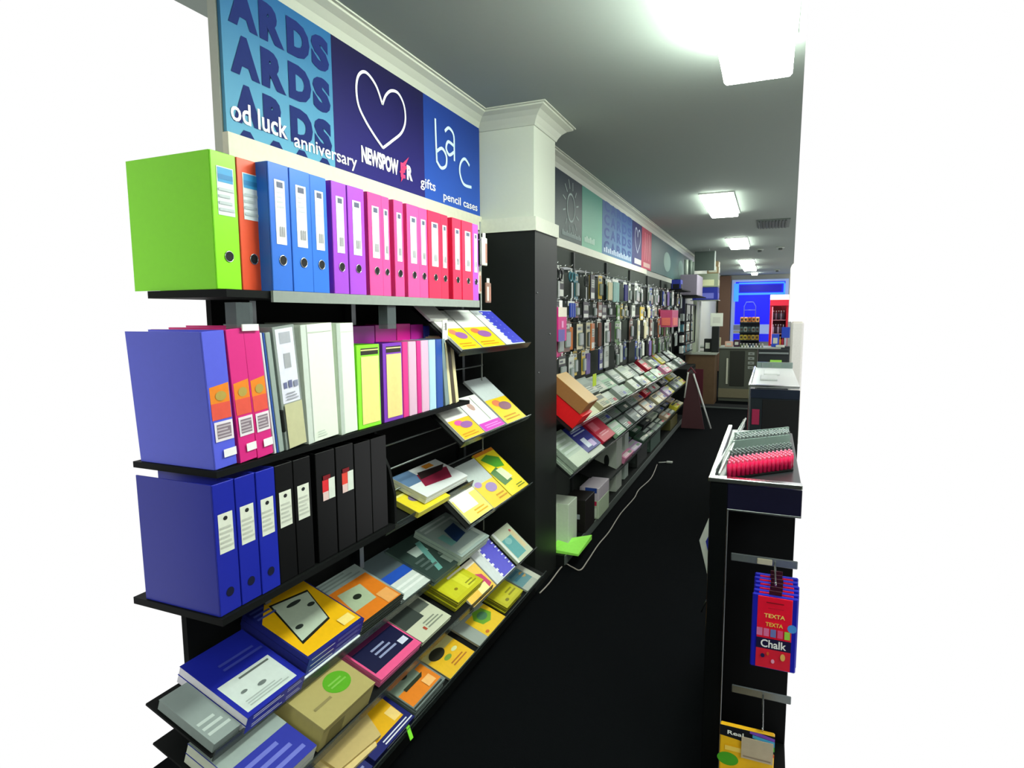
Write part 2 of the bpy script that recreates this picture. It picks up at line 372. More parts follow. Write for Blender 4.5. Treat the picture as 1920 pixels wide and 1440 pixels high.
def tray(par, px, py, x, z, th, y0, y1, depth, col=None, lip=.02, m=None):
    """sloping tray with a clear lip; x, z = front edge"""
    t = R(th); c, s = math.cos(t), math.sin(t); m = m or blk()
    B = MB()
    def P(d, h, y): return (x-c*d+s*h-px, y-py, z+s*d+c*h)
    def slab(d0, d1, h0, h1, mm): B.hexa([P(d0,h0,y0),P(d0,h0,y1),P(d1,h0,y1),P(d1,h0,y0),P(d0,h1,y0),P(d0,h1,y1),P(d1,h1,y1),P(d1,h1,y0)], mm)
    slab(0, depth, -.008, -.002, m)
    o = B.build('tray', par)
    B = MB(); slab(-.008, -.004, -.012, lip, M('#3c4442', .2, alpha=.7)); B.build('tray_lip', par)
    return o
TA = (-1.1, 1.36, 40); TB = (-1.1, 1.0, 40); TC = (-1.1, .648, 40); TD = (-1.1, .285, 40)
T1 = (-1.2, .45, 20); T2 = (-1.1, .30, 20); T3 = (-1.06, .135, 20); TM = (-1.2, .76, 20)
for T, y0, y1, d in ((TA, 2.08, 2.80, .27), (TB, 2.08, 2.80, .29), (TC, 2.12, 2.82, .28), (TD, 2.14, 2.88, .2)):
    tray(fx, -1.4, 2.0, T[0], T[1], T[2], y0, y1, d)
tray(fx, -1.4, 2.0, T1[0], T1[1], 20, .965, 2.46, .235); tray(fx, -1.4, 2.0, T2[0], T2[1], 20, .975, 2.34, .34)
tray(fx, -1.4, 2.0, T3[0], T3[1], 20, 1.14, 2.93, .36); tray(fx, -1.4, 2.0, TM[0], TM[1], 20, 1.70, 2.36, .24)
struct_done = True

# ---- lever arch binders on the top shelf
def binder(name, label, col, w_, h=.318, d=.285, style='slim', mat4=None, group=None, ring=True, dark=None):
    o = empty(name, label, 'binder', mat4, group)
    m = MB(); cm = M(col, .35, spec=.35, noise=.03)
    m.cbox(0, w_, 0, h, -.004, 0, .0015, cm); m.box(0, .0028, 0, h, -d, -.004, cm); m.box(w_-.0028, w_, 0, h, -d, -.004, cm); m.build('cover', o)
    m = MB(); m.box(.006, w_-.006, .004, h-.012, -d+.008, -.012, M('#d9dad2', .8)); m.build('page_block', o)
    a = w_*.28 if style == 'slim' else w_*.2
    if style == 'slim':
        m = MB(); x0, x1, y0, y1 = w_*.26, w_*.76, .10, .262 if h > .3 else .2
        lw, lh = x1-x0, .16; ly = h-.2
        m.box(x0, x1, ly, ly+lh, .0, .0012, M('#f3f2f4', .5))
        decals(m, [('r',.2,.8,.88,.97,'#5a6078'),('l',.15,.85,.55,.85,4,'#c9ccd2'),('b',.25,.85,.12,.28,'#8c8c92')], lw, lh, .0012, x0, ly)
        lab(m.build('spine_label', o), 'white barcoded label')
    elif style == 'wide':
        m = MB(); x0, x1 = w_*.2, w_*.86; lw, lh, ly = x1-x0, .112, h-.145
        m.box(x0, x1, ly, ly+lh, 0, .0012, M('#dfe6e8', .5))
        decals(m, [('r',.05,.95,.68,.98,'#3a9ad0'),('r',.05,.95,.74,.84,'#2d80b8'),('l',.05,.95,.05,.6,4,'#bcc6c8')], lw, lh, .0012, x0, ly)
        lab(m.build('spine_label', o), 'pale label with a blue band')
    if ring:
        m = MB(); cy = .078; cx = w_*.53; r = min(.0125, w_*.24)
        m.tube([(cx+r*math.cos(t*math.pi/8), cy+r*math.sin(t*math.pi/8), .001) for t in range(16)], .0013, M('#b9bcbc', .25, metal=1), 6, True)
        m.ell(cx, cy, r, r, .0009, M('#0c0c0e', .6)); m.build('finger_ring', o)
    return o
GB = 'lever arch binders on the top shelf'
ZB = 1.567
rows = [ # y0, y1, colour, style, x, label, top height
 (1.062, 1.135, '#8ff01c', 'wide', -1.20, 'lime green lever arch binder at the left end of the top shelf'),
 (1.138, 1.212, '#e0502a', 'wide', -1.20, 'orange red lever arch binder between the lime and the blue ones'),
 (1.197, 1.267, '#2f6fd6', 'slim', -1.16, 'blue lever arch binder next to the orange binder'),
 (1.270, 1.346, '#2f74dc', 'slim', -1.16, 'blue lever arch binder in the middle of the three blue ones'),
 (1.349, 1.416, '#2c72dc', 'slim', -1.163, 'blue lever arch binder with a lower label, touching the first purple one'),
 (1.434, 1.500, '#a045cf', 'slim', -1.16, 'purple lever arch binder touching the blue ones'),
 (1.503, 1.582, '#a546d2', 'slim', -1.158, 'purple lever arch binder touching the pink ones'),
 (1.604, 1.676, '#ea4a96', 'slim', -1.16, 'pink lever arch binder touching the second purple one'),
 (1.678, 1.722, '#ea4a96', 'slim', -1.162, 'narrow pink binder right after the first broad pink one'),
 (1.746, 1.801, '#ec4a94', 'slim', -1.16, 'pink lever arch binder in the middle of the five pink ones'),
 (1.824, 1.900, '#ee4d96', 'slim', -1.16, 'broad pink lever arch binder, fourth of the five pink ones'),
 (1.902, 1.962, '#ec4a92', 'slim', -1.162, 'pink binder touching the first red one'),
 (1.964, 2.056, '#ea2350', 'slim', -1.16, 'red lever arch binder touching the last pink one'),
 (2.059, 2.116, '#e6204c', 'slim', -1.162, 'narrow red binder, second of the four red ones'),
 (2.150, 2.223, '#ec2450', 'slim', -1.16, 'red lever arch binder, third of the four red ones'),
 (2.226, 2.322, '#ee2452', 'slim', -1.158, 'red lever arch binder touching the last purple one'),
 (2.325, 2.378, '#b24ade', 'slim', -1.16, 'purple binder at the right end of the top shelf'),
]
for i, (y0, y1, col, st, x, t) in enumerate(rows):
    binder('lever_arch_binder', t, col, y1-y0, style=st, mat4=frame(x, y0, ZB, 90), group=GB)

# ---- second shelf: magazine files, ring binders, expanding files
Z2 = 1.151; GF = 'files and folders on the second shelf'
def filebox(label, y0, w_, h, lean, spec, col, x=-1.16, d=.25, name='magazine_file', inner=None, cat='file'):
    o = empty(name, label, cat, frame(x, y0, Z2+max(0, 0), 90, lean), GF)
    m = MB(); cm = M(col, .35, spec=.35, noise=.03)
    m.cbox(0, w_, 0, h, -.004, 0, .0012, cm); m.box(0, .003, 0, h, -d, -.004, cm); m.box(w_-.003, w_, 0, h, -d, -.004, cm); m.box(.003, w_-.003, 0, .003, -d, -.004, cm); m.build('shell', o)
    if inner:
        m = MB(); m.box(.004, w_-.004, .006, h-.01, -d+.01, -.012, M(inner, .7)); m.build('papers', o)
    if spec:
        m = MB(); decals(m, spec, w_, h, 0); m.build('spine_label', o)
    return o
def pinklab(): return [('p', [(.08,.38),(.95,.38),(.95,.62),(.08,.60)], '#f08a28'), ('r',.08,.95,.36,.48,'#e85a4a'), ('e',.55,.53,.25,.035,'#b8a050'), ('r',.12,.95,.2,.345,'#efe6ee'), ('r',.22,.85,.22,.325,'#8c7c88'), ('l',.22,.85,.225,.32,4,'#c8bcc4'), ('r',.4,.98,.075,.135,'#f6f2f6')]
filebox('violet blue magazine file at the left end of the second shelf', .992, .062, .318, 3, pinklab(), '#5a63e2')
filebox('pink magazine file beside the violet one', 1.064, .052, .322, 4, pinklab(), '#dc2c86')
filebox('pink magazine file beside the thin white and blue folders', 1.118, .052, .326, 4.6, pinklab(), '#dc2c86')
for y, w_, c, t in ((1.174, .007, '#d9dce0', 'thin white folder leaning on the pink files'), (1.183, .006, '#3558a8', 'thin dark blue folder leaning beside the thin white one'), (1.191, .017, '#9aa8a2', 'thin grey green folder leaning beside the dark blue one')):
    filebox(t, y, w_, .312, 5.5, None, c, name='folder', cat='folder')
o = filebox('grey lever arch file with a white packaging label and beige lower spine', 1.216, .078, .325, 5.5, [('r',.1,.9,.38,.98,'#e4e4f4'), ('r',.25,.75,.86,.95,'#b0b2bc'), ('r',.35,.65,.66,.78,'#a8aab0'), ('r',.2,.35,.5,.55,'#6c7098'), ('r',.42,.58,.5,.56,'#6c7098'), ('r',.66,.85,.5,.55,'#8c90a8'), ('l',.25,.8,.4,.47,3,'#a8aab4'), ('r',.1,.92,.01,.375,'#c6c49c')], '#8f9894', name='lever_arch_file')
m = MB(); m.cbox(-.004, .006, .05, .11, -.03, .003, .003, M('#1b1f1c', .5)); m.build('side_clip', o)
filebox('broad glossy white ring binder, widest on the second shelf', 1.300, .128, .328, 2.5, [('r',0,.16,0,1,'#cfd8d0'), ('r',.17,.19,0,1,'#b8c4bc'), ('r',.2,.96,.93,.94,'#d2dccf'), ('l',.3,.6,.03,.09,3,'#c9d2c8')], '#e9f0e2', name='ring_binder', inner='#e6e8e0', cat='binder')
filebox('narrower white ring binder next to the lime expanding file', 1.440, .078, .330, 1.2, [('r',0,.22,0,1,'#bcc8be'), ('r',.25,.96,.92,.93,'#d2dccf')], '#e6f4e2', name='ring_binder', inner='#e6e8e0', cat='binder')
EX = lambda a, c: [('r',.16,.93,.88,.96,'#2c2a20'), ('r',.16,.93,.93,.945,c), ('r',.16,.93,.05,.86,a), ('r',.55,.93,.05,.86,a)]
filebox('lime green expanding file with pale yellow front', 1.524, .118, .262, 0, EX('#f2e28c', '#e0e090'), '#8ae82c', d=.11, name='expanding_file')
filebox('purple expanding file with pale orange front', 1.660, .112, .262, 0, EX('#fcd68e', '#f0dca0'), '#7a34b8', d=.11, name='expanding_file')
for y, w_, c, h, x, t in ((1.655, .125, '#8a1f86', .318, -1.275, 'tall dark magenta folder standing behind the lime expanding file'), (1.785, .13, '#a01d84', .320, -1.275, 'tall magenta folder standing behind the purple expanding file'),
        (1.92, .09, '#c21a86', .322, -1.275, 'tall bright magenta folder behind the pale pink files'), (2.015, .09, '#a81f8c', .318, -1.275, 'tall magenta folder beside the tall blue one'), (2.11, .045, '#2a34b4', .312, -1.275, 'tall deep blue folder behind the pale blue file')):
    filebox(t, y, w_, h, 0, None, c, x=x, d=.14, name='folder', cat='folder')
for y, w_, c, t in ((1.775, .034, '#e0348c', 'bright pink slim file right of the purple expanding file'), (1.812, .052, '#dcb4cc', 'pale pink slim file between two bright pink ones'), (1.867, .028, '#d8308c', 'bright pink slim file between the two pale pink ones'),
        (1.897, .052, '#e2b6d2', 'pale pink slim file beside the pale blue one'), (1.952, .048, '#b4d8ea', 'pale blue slim file'), (2.003, .05, '#2d55a8', 'mid blue slim file')):
    filebox(t, y, w_, .262, 0, [('r',.05,.25,0,1,c)], c, d=.11, name='slim_file')
for y, w_, c, h, l, t in ((2.072, .03, '#7f9498', .262, 6, 'grey slim file leaning beside the mid blue one'), (2.106, .022, '#e6dcac', .25, 9, 'thin cream suspension file leaning left'), (2.13, .026, '#4c4234', .262, 10, 'dark brown suspension file between the two cream ones'), (2.160, .024, '#ece0ae', .272, 10, 'cream suspension file at the right end of the second shelf')):
    filebox(t, y, w_, h, l, None, c, d=.11, name='slim_file')
m = MB(); m.box(0, .04, 0, .115, 0, .003, M('#f0f0ea', .5)); decals(m, [('b',.45,.8,.66,.92,'#3c3c40'), ('l',.1,.4,.66,.9,3,'#b8b8b4')], .04, .115, .003)
tag(m.build('price_card', None, frame(-1.165, 2.062, 1.37, 90)), 'small white barcode card standing above the leaning grey file', 'card')

# ---- third shelf: blue and black box files
Z3 = .813; G3 = 'box files on the third shelf'
BL = [('r',.16,.84,.47,.77,'#e4e8da'), ('e',.5,.73,.1,.016,'#26282a'), ('l',.2,.8,.5,.68,5,'#c4c8bc')]
for y, w_, c, rc, x, t in ((.965, .06, '#1a26a4', 0, -1.14, 'dark blue box file at the left end of the third shelf'), (1.028, .06, '#1a26a4', 0, -1.14, 'dark blue box file, middle one of the three blue'), (1.090, .06, '#1c29aa', 1, -1.138, 'dark blue box file touching the black ones'),
        (1.153, .062, '#0a0b0c', 0, -1.14, 'black box file with a white label touching the blue ones'), (1.218, .064, '#0a0b0c', 0, -1.14, 'black box file with a white label farthest from the blue ones')):
    o = filebox(t, y, w_, .312, 1, BL, c, x=x, name='box_file'); o['group'] = G3
    o.matrix_world = frame(x, y, Z3, 90, .6)
    if c[1:3] in ('1a', '1c'):
        m = MB(); m.ell(w_*.5, .05, .011, .011, .001, M('#0a0f30', .6)); m.build('finger_hole', o)
for y, c2, t in ((1.30, '#e03038', 'black box file with a red and white sticker, left of the pair'), (1.385, '#e8483a', 'black box file with a red and white sticker, right of the pair')):
    o = filebox(t, y, .08, .312, 0, [('r',.3,.62,.62,.74,c2), ('r',.62,.95,.55,.74,'#dfe6dc'), ('r',.3,.6,.55,.63,'#e8c8c4'), ('r',.32,.7,.74,.78,'#7c1820')], '#090a0b', x=-1.14, name='box_file'); o['group'] = G3; o.matrix_world = frame(-1.14, y, Z3, 90)
for y, w_, t in ((1.47, .08, 'plain black box file right of the stickered pair'), (1.553, .082, 'plain black box file against the curved end board')):
    o = filebox(t, y, w_, .305, 0, None, '#08090a', x=-1.14, name='box_file'); o['group'] = G3; o.matrix_world = frame(-1.14, y, Z3, 90)

# ---- packs on the sloping trays
def TF(T, y, s, h=0): return frame(T[0], y, T[1], T[2]) @ Matrix.Translation((0, s, h))
def pad(name, label, cat, T, y0, y1, s0, s1, h, body, spec=None, side=None, z0=0, group=None, edge=None, yaw=0, gloss=.25, cover='cover'):
    """flat pack lying on a tray: edge-coloured block with a printed cover sheet on top"""
    w_, L = y1-y0, s1-s0
    o = empty(name, label, cat, TF(T, y0, s0, z0) @ Matrix.Rotation(R(yaw), 4, 'Z'), group)
    m = MB(); bm_ = M(body, gloss+.15, spec=.3, noise=.04)
    m.cbox(0, w_, 0, L, .0003, h-.0012, .0015, M(edge or body, .6)); 
    if side:                                            # printing on the edge that faces the aisle
        mm = MB(); decals(mm, side, w_, h, 0); k = len(m.v)
        for f, i in zip(mm.f, mm.mi):
            pass
        m.add([(x, -z-.0002, y) for x, y, z in mm.v], [], bm_)
        for f, i in zip(mm.f, mm.mi): m.f.append([k+q for q in f]); m.mi.append(m.mat(mm.m[i])); m.sm.append(False)
    m.build('block', o)
    m = MB(); m.cbox(-.0008, w_+.0008, -.0008, L+.0008, h-.0016, h, .0005, bm_)
    if spec: decals(m, spec, w_, L, h)
    m.build(cover, o); return o
def stack(n, name, label, cat, T, y0, y1, s0, s1, h, body, spec=None, side=None, group=None, edge=None, names=None, z0=0, jit=.004, gloss=.25):
    top = pad(name, label+', topmost in stack', cat, T, y0, y1, s0, s1, h, body, spec, side, z0+(n-1)*h, group or label, edge, gloss=gloss)
    pos = ['second down', 'third down', 'fourth down', 'fifth down', 'sixth down']
    for k in range(1, n):
        j = ((k*37) % 5-2)*jit*.4
        dup(top, TF(T, y0+j, s0+abs(j)*.5, z0+(n-1-k)*h), label+', '+pos[k-1]+' in stack', group or label)
    return top
YEL = '#f2c81c'; PUR = '#8f5a9c'
def card(bg, top, blob, blob2=None): return [('r',0,1,0,.52,bg), ('r',0,1,.52,1,top), ('e',.36,.42,.18,.07,blob2 or '#e8704a'), ('e',.6,.33,.27,.09,blob), ('l',.1,.8,.04,.16,2,'#c89010'), ('r',.06,.94,.9,.93,'#c9cfc9')]
GA = 'display book packs on the upper right trays'
# tray A
pad('paper_pad', 'yellow fronted pack with a mauve oval, left on the topmost right tray', 'paper pack', TA, 2.10, 2.27, .004, .24, .012, '#dfe2dc', card(YEL, '#d8dcd8', PUR, '#c87a5a'), group=GA)
pad('paper_pad', 'yellow fronted pack with a mauve oval, middle of the topmost right tray', 'paper pack', TA, 2.285, 2.515, .004, .245, .012, '#dfe2dc', card(YEL, '#d8dcd8', PUR), group=GA)
blue_spots = [('r',0,1,0,1,'#d9e2e2'), ('r',.34,1,.02,.98,'#4046c0')]+[('e',.34,.1+.1*k,.05,.022,'#e9eef4') for k in range(9)]+[('e',.6,.06+.115*k,.035,.012,'#8a90dc') for k in range(8)]
pad('paper_pad', 'white and blue pack with a zigzag edge, right on the topmost right tray', 'paper pack', TA, 2.53, 2.755, .004, .245, .012, '#dfe2dc', blue_spots, group=GA)
pad('paper_pad', 'blank white pack lying behind the leaning cream files', 'paper pack', TA, 2.06, 2.2, .17, .26, .012, '#eef0ec', z0=.014)
# tray B
pad('paper_pad', 'orange and yellow fronted pack with a pink and mauve oval on the second right tray', 'paper pack', TB, 2.105, 2.285, .004, .20, .014, '#e2e4de', card('#f2b81e', '#dfe2dc', PUR, '#e0509c'), group=GA)
pad('paper_pad', 'white pack with a magenta footer, middle of the second right tray', 'paper pack', TB, 2.30, 2.505, .004, .205, .012, '#e2ebe2', [('r',0,1,0,.22,'#c838b8'), ('r',.1,.62,.3,.95,'#f0f2ea'), ('e',.35,.7,.12,.12,'#b89890'), ('l',.15,.9,.05,.16,2,'#e090d8'), ('r',.62,.64,.25,.95,'#3c4440')], group=GA)
pad('paper_pad', 'long grey and yellow pack with a mauve oval, right on the second right tray', 'paper pack', TB, 2.525, 2.755, .0, .29, .012, '#cfd6d6', card(YEL, '#c6d0d0', '#8a5c70', '#d8784a')[:-1], group=GA)
# tray C
pad('paper_pad', 'pale yellow pack with painted white glare, left on the third right tray', 'paper pack', TC, 2.15, 2.365, .004, .15, .012, '#eef0d0', [('r',0,1,0,.8,'#f4e868'), ('r',.05,.7,.35,.95,'#f4f6ea'), ('l',.4,.9,.08,.3,2,'#d8a820')], group=GA)  # white patch over the yellow is painted glare
pad('paper_pad', 'yellow pack with a lilac oval and grey top, middle of the third right tray', 'paper pack', TC, 2.37, 2.565, .0, .255, .012, '#d2d8d2', [('r',0,1,0,.5,YEL), ('r',0,1,.5,1,'#b8c4c0'), ('e',.2,.5,.16,.06,'#a486c4'), ('e',.6,.35,.25,.1,'#9a80b8'), ('l',.5,.95,.06,.2,2,'#c89010')], group=GA)
pad('paper_pad', 'bright yellow and green envelope pack, right on the third right tray', 'paper pack', TC, 2.575, 2.785, .0, .27, .012, '#e8d018', [('r',0,1,0,1,'#ecd81c'), ('r',0,1,.93,1,'#c87c18'), ('p',[(.1,.85),(.5,.9),(.9,.75),(.8,.55),(.4,.6)],'#4c9a2c'), ('p',[(0,.55),(.4,.6),(.6,.25),(.1,.22)],'#4a7a3c'), ('p',[(.28,.55),(.6,.55),(.7,.3),(.36,.28)],'#dce8bc'), ('l',.5,.9,.05,.14,2,'#6c7a1c')], group=GA)
# mid tray between box files and the right trays
stack(2, 'display_book', 'white display book pack with a crimson and black picture', 'display book', TM, 1.95, 2.29, .0, .17, .016, '#dfe4e4', [('r',0,.35,.5,1,'#5c7a9c'), ('p',[(.2,.3),(.35,.75),(.95,.6),(.75,.2)],'#8c2440'), ('p',[(.3,.55),(.4,.8),(.98,.72),(.8,.55)],'#2c2222'), ('r',.6,.8,.8,.95,'#e0902c')], z0=.028)
pad('paper_pad', 'yellow pack with a grey oval sticking out under the white display books', 'paper pack', TM, 1.88, 2.12, -.02, .17, .024, '#e2dc80', [('r',0,1,0,.6,'#e6d42c'), ('e',.45,.4,.25,.14,'#7c6c8c'), ('r',.05,.35,.65,.8,'#50501c')], edge='#d8cf50')
# tray 1 (upper of the three long trays)
pad('pocket_pack', 'grey clear pocket pack at the bottom left corner of the photo, upper long tray', 'pocket pack', T1, .97, 1.05, .004, .2, .03, '#8e9a98', [('l',.1,.9,.1,.4,3,'#b8c4c0')], gloss=.1)
BB = '#1d27a0'
stack(2, 'label_box', 'blue paper box with a white instruction label', 'paper box', T1, 1.055, 1.262, -.008, .24, .026, BB, [('r',.06,.90,.05,.50,'#cdd8d4'), ('l',.35,.85,.42,.48,1,'#5c6460'), ('e',.25,.28,.05,.02,'#6c7674'), ('e',.5,.24,.07,.025,'#6c7674'), ('l',.15,.8,.08,.18,3,'#a8b4b0'), ('l',.3,.95,.6,.75,2,'#3c46a8')],
      [('r',0,1,0,1,BB), ('l',.1,.62,.25,.8,2,'#e4e6f4'), ('l',.68,.95,.25,.8,2,'#b8bce4')], edge='#e8e4ee')
stack(3, 'label_box', 'navy paper box with a yellow label showing a white sheet', 'paper box', T1, 1.275, 1.53, .0, .262, .021, '#1a2274', [('p',[(.02,.04),(.98,.04),(.98,.97),(.3,.97),(.02,.72)],'#efb80e'), ('p',[(.12,.2),(.68,.28),(.88,.82),(.3,.9)],'#1c1e18'), ('p',[(.15,.24),(.67,.31),(.85,.79),(.32,.87)],'#b9c8b4'), ('e',.3,.42,.06,.03,'#2c3430'), ('e',.55,.74,.12,.03,'#2c3430'), ('e',.7,.6,.06,.03,'#2c3430'), ('r',.7,.92,.08,.2,'#f4dc80'), ('l',.02,.3,.76,.95,3,'#4450a0')],
      [('r',0,1,0,1,BB), ('l',.05,.45,.3,.7,1,'#eceef8'), ('l',.5,.95,.25,.8,2,'#8f96d8')], edge='#20267c', z0=.026)
pad('cardboard_box', 'flat white cardboard box under the navy boxes', 'box', T1, 1.275, 1.53, -.004, .262, .025, '#e4ecea', None, None)
stack(5, 'pocket_pack', 'grey pocket pack with orange label on the upper tray', 'pocket pack', T1, 1.54, 1.79, .004, .235, .010, '#8f9c98', [('r',.0,.96,.0,.75,'#dc7a1c'), ('p',[(.14,.25),(.62,.25),(.68,.62),(.22,.66)],'#a8b898'), ('e',.42,.45,.08,.05,'#20281c'), ('r',.66,.92,.05,.3,'#e8a860'), ('r',0,.96,-.02,.03,'#20241c'), ('l',0,.9,.78,.98,3,'#6c7876')], edge='#93a09c', gloss=.1)
pad('document_wallet', 'grey document wallet with a blue strip and white front', 'wallet', T1, 1.80, 2.03, .0, .24, .02, '#5a686c', [('r',0,1,0,.36,'#d0dad4'), ('r',0,1,.36,.55,'#2452b8'), ('l',.1,.9,.08,.28,2,'#e8eeea')], edge='#a8b4b0')
stack(2, 'zip_wallet', 'dark teal mesh wallet with a pale green strip', 'wallet', T1, 1.985, 2.2, -.02, .225, .016, '#33443f', [('r',.3,.75,.55,.75,'#a8b8b0'), ('p',[(.3,.1),(.45,.1),(.85,.8),(.68,.8)],'#67a49c'), ('r',.72,.95,.08,.3,'#8c9c90'), ('e',.85,.35,.08,.05,'#586860'), ('l',.1,.5,.2,.5,3,'#4c5c58')], edge='#5c706a', gloss=.1)
stack(3, 'zip_wallet', 'clear pale green zip wallet with a dark blue patch', 'wallet', T1, 2.17, 2.44, -.03, .21, .016, '#a2b4ae', [('p',[(.28,.3),(.7,.36),(.8,.7),(.42,.66)],'#22406c'), ('l',.05,.95,.78,.98,2,'#c4d2cc'), ('r',.05,.95,.05,.14,'#c0d0c4'), ('r',.12,.3,.3,.6,'#74b0a8'), ('r',.86,.97,.1,.8,'#c4d2c8')], edge='#b8c8bc', gloss=.1, z0=.016)
# tray 2
stack(2, 'label_box', 'blue and white paper box at the lower left corner', 'paper box', T2, .985, 1.19, .0, .24, .03, '#2c35a0', [('l',.1,.9,.05,.4,3,'#6c74cc'), ('r',.0,1,.45,1,'#9aa8a4'), ('e',.7,.8,.1,.05,'#9cc43c')], [('r',0,1,0,1,'#d8dcd0')], edge='#d8dccc')
kb = pad('kraft_box', 'brown kraft cardboard box with a green oval printed on its lid', 'box', T2, 1.222, 1.455, .008, .26, .082, '#aea266', [('e',.66,.34,.21,.15,'#58a41e'), ('l',.52,.8,.29,.39,2,'#7cba4c'), ('l',.12,.42,.2,.28,1,'#8a8050')], [('r',.13,.42,.08,.72,'#8f8450'), ('r',0,1,.86,.88,'#6c6438')], edge='#b8aa6c')
stack(3, 'card_wallet', 'pink document wallet with a navy label', 'wallet', T2, 1.525, 1.768, .02, .26, .012, '#e8588e', [('p',[(.03,.12),(.97,.12),(.97,.55),(.03,.55)],'#13163c'), ('r',.03,.97,.55,.95,'#5c2048'), ('l',.3,.7,.22,.45,3,'#8c94b8'), ('r',.75,.92,.18,.28,'#d0d4e8')], edge='#f07cb0')
stack(2, 'display_book', 'cream card pack with a dark photograph', 'card pack', T2, 1.79, 2.002, .022, .24, .011, '#c8ccb4', [('r',.0,.6,.35,.75,'#3c4440'), ('r',.6,.95,.45,.7,'#5c645c'), ('r',.3,.36,.12,.2,'#a8442c'), ('l',.4,.9,.1,.28,3,'#7c8474'), ('r',0,1,.8,.84,'#6c7464')], edge='#a8ac94')
stack(5, 'note_book', 'olive yellow envelope box on the middle long tray', 'envelope pack', T2, 2.06, 2.292, .03, .2, .010, '#c6c21e', [('r',.05,.9,.1,.8,'#cccc28'), ('r',.5,.8,.1,.9,'#dede40'), ('e',.3,.3,.05,.04,'#8c7c14'), ('l',.6,.9,.12,.3,2,'#8c8c18')], edge='#8c8820')
# tray D insert on the right
pad('paper_pad', 'orange and magenta fronted pack half hidden behind the olive envelope boxes', 'paper pack', TD, 2.16, 2.385, .0, .165, .012, '#e8e4d0', [('r',0,1,0,.85,'#f4c850'), ('p',[(.1,.6),(.3,.85),(.9,.5),(.95,.15),(.8,.1)],'#c83c6c'), ('r',.45,.8,.05,.3,'#f8eca0'), ('e',.2,.78,.1,.08,'#e070b0')])
pad('paper_pad', 'white pack with a violet blue spotted half on the lowest right insert', 'paper pack', TD, 2.395, 2.605, .0, .2, .014, '#dce4e4', [('r',0,1,0,1,'#d4dcdc'), ('r',.36,1,.02,.98,'#5a58d0')]+[('r',.3,.42,.06+.15*k,.12+.15*k,'#f0f2fa') for k in range(6)]+[('e',.92,.07+.12*k,.05,.02,'#d8dcf8') for k in range(8)])
pad('paper_pad', 'pale green pack with teal print at the right end of the lowest insert', 'paper pack', TD, 2.645, 2.845, .0, .19, .014, '#c0ccb0', [('r',.15,.7,.1,.7,'#5ca4a4'), ('e',.4,.6,.16,.1,'#84bcb8'), ('r',.75,.92,.2,.8,'#d8c89c'), ('e',.8,.8,.05,.04,'#b05858'), ('r',0,.1,0,1,'#e0e8e0')])
# tray 3 (lowest)
pad('pocket_pack', 'grey and navy pack at the bottom edge beside the navy box', 'pocket pack', T3, 1.2, 1.385, -.004, .24, .03, '#1d2468', [('r',.1,.6,.3,.9,'#7c8488'), ('l',.1,.9,.05,.2,2,'#8890c0')])
m = MB(); m.prism([(0,0),(.17,-.01),(.24,.11),(.235,.21),(0,.22)], 0, .012, M('#d6c084', .7)); m.prism([(.02,.02),(.2,.0),(.25,.12),(.22,.2),(.01,.2)], .012, .022, M('#c4ae72', .7))
tag(m.build('kraft_envelope_bundle', None, TF(T3, 1.27, .035, .032)), 'bundle of buff kraft envelopes under the green oval box', 'envelopes')
stack(2, 'label_box', 'navy paper box with golden label on the bottom tray', 'paper box', T3, 1.40, 1.622, .0, .2, .018, '#161d66', [('p',[(.06,.16),(.9,.16),(.95,.95),(.1,.95),(.06,.7)],'#e2ac10'), ('r',.72,.9,.2,.42,'#f0d080'), ('l',.3,.98,.02,.12,2,'#d8dce8'), ('l',0,.2,.2,.6,3,'#4c58a8')], [('r',0,1,0,1,'#12163f'), ('l',.3,.8,.3,.8,1,'#c8ccd8')], edge='#141a54')
stack(5, 'pocket_pack', 'grey pocket pack with an orange label on the lowest tray', 'pocket pack', T3, 1.632, 1.832, .004, .2, .010, '#76827f', [('r',.02,.96,.08,.55,'#e2801c'), ('r',0,.75,.4,.9,'#7c8c7c'), ('e',.45,.6,.1,.06,'#1c241c'), ('p',[(.2,.35),(.7,.35),(.8,.42),(.2,.42)],'#28301f'), ('r',.6,.85,.12,.3,'#f0b870'), ('l',0,.9,.0,.07,1,'#202820')], edge='#5c6864', gloss=.1)
pad('paper_pad', 'yellow pack with a dark olive blob on the lowest tray', 'paper pack', T3, 1.885, 2.088, .0, .17, .012, '#c8c080', [('r',0,1,0,.6,'#e8b824'), ('e',.35,.62,.24,.14,'#2c2c20'), ('e',.45,.38,.12,.06,'#7a9a3c'), ('e',.75,.42,.1,.05,'#d8dca0'), ('l',.35,.85,.1,.25,2,'#b06c1c')], edge='#a8a490')
pad('paper_pad', 'yellow pack with a green ring on the lowest tray', 'paper pack', T3, 2.135, 2.402, -.004, .19, .012, '#9aa49c', [('r',.3,1,0,.62,'#eac224'), ('p',[(.45,.5),(.6,.66),(.85,.6),(.9,.35),(.7,.22),(.5,.28)],'#6ca42c'), ('e',.68,.44,.13,.11,'#4a7c58'), ('e',.4,.1,.05,.04,'#c86c2c'), ('r',.3,.5,.7,.9,'#5c6860'), ('l',.1,.9,.68,.9,2,'#b4bcb4')], edge='#b8b090')
stack(4, 'note_book', 'small olive yellow envelope box on the lowest long tray', 'envelope pack', T3, 2.43, 2.625, .012, .145, .009, '#b8b41c', [('r',.1,.9,.1,.9,'#c4c024'), ('e',.3,.2,.08,.06,'#7c7810'), ('l',.5,.9,.2,.5,2,'#8c8814')], edge='#78761c')
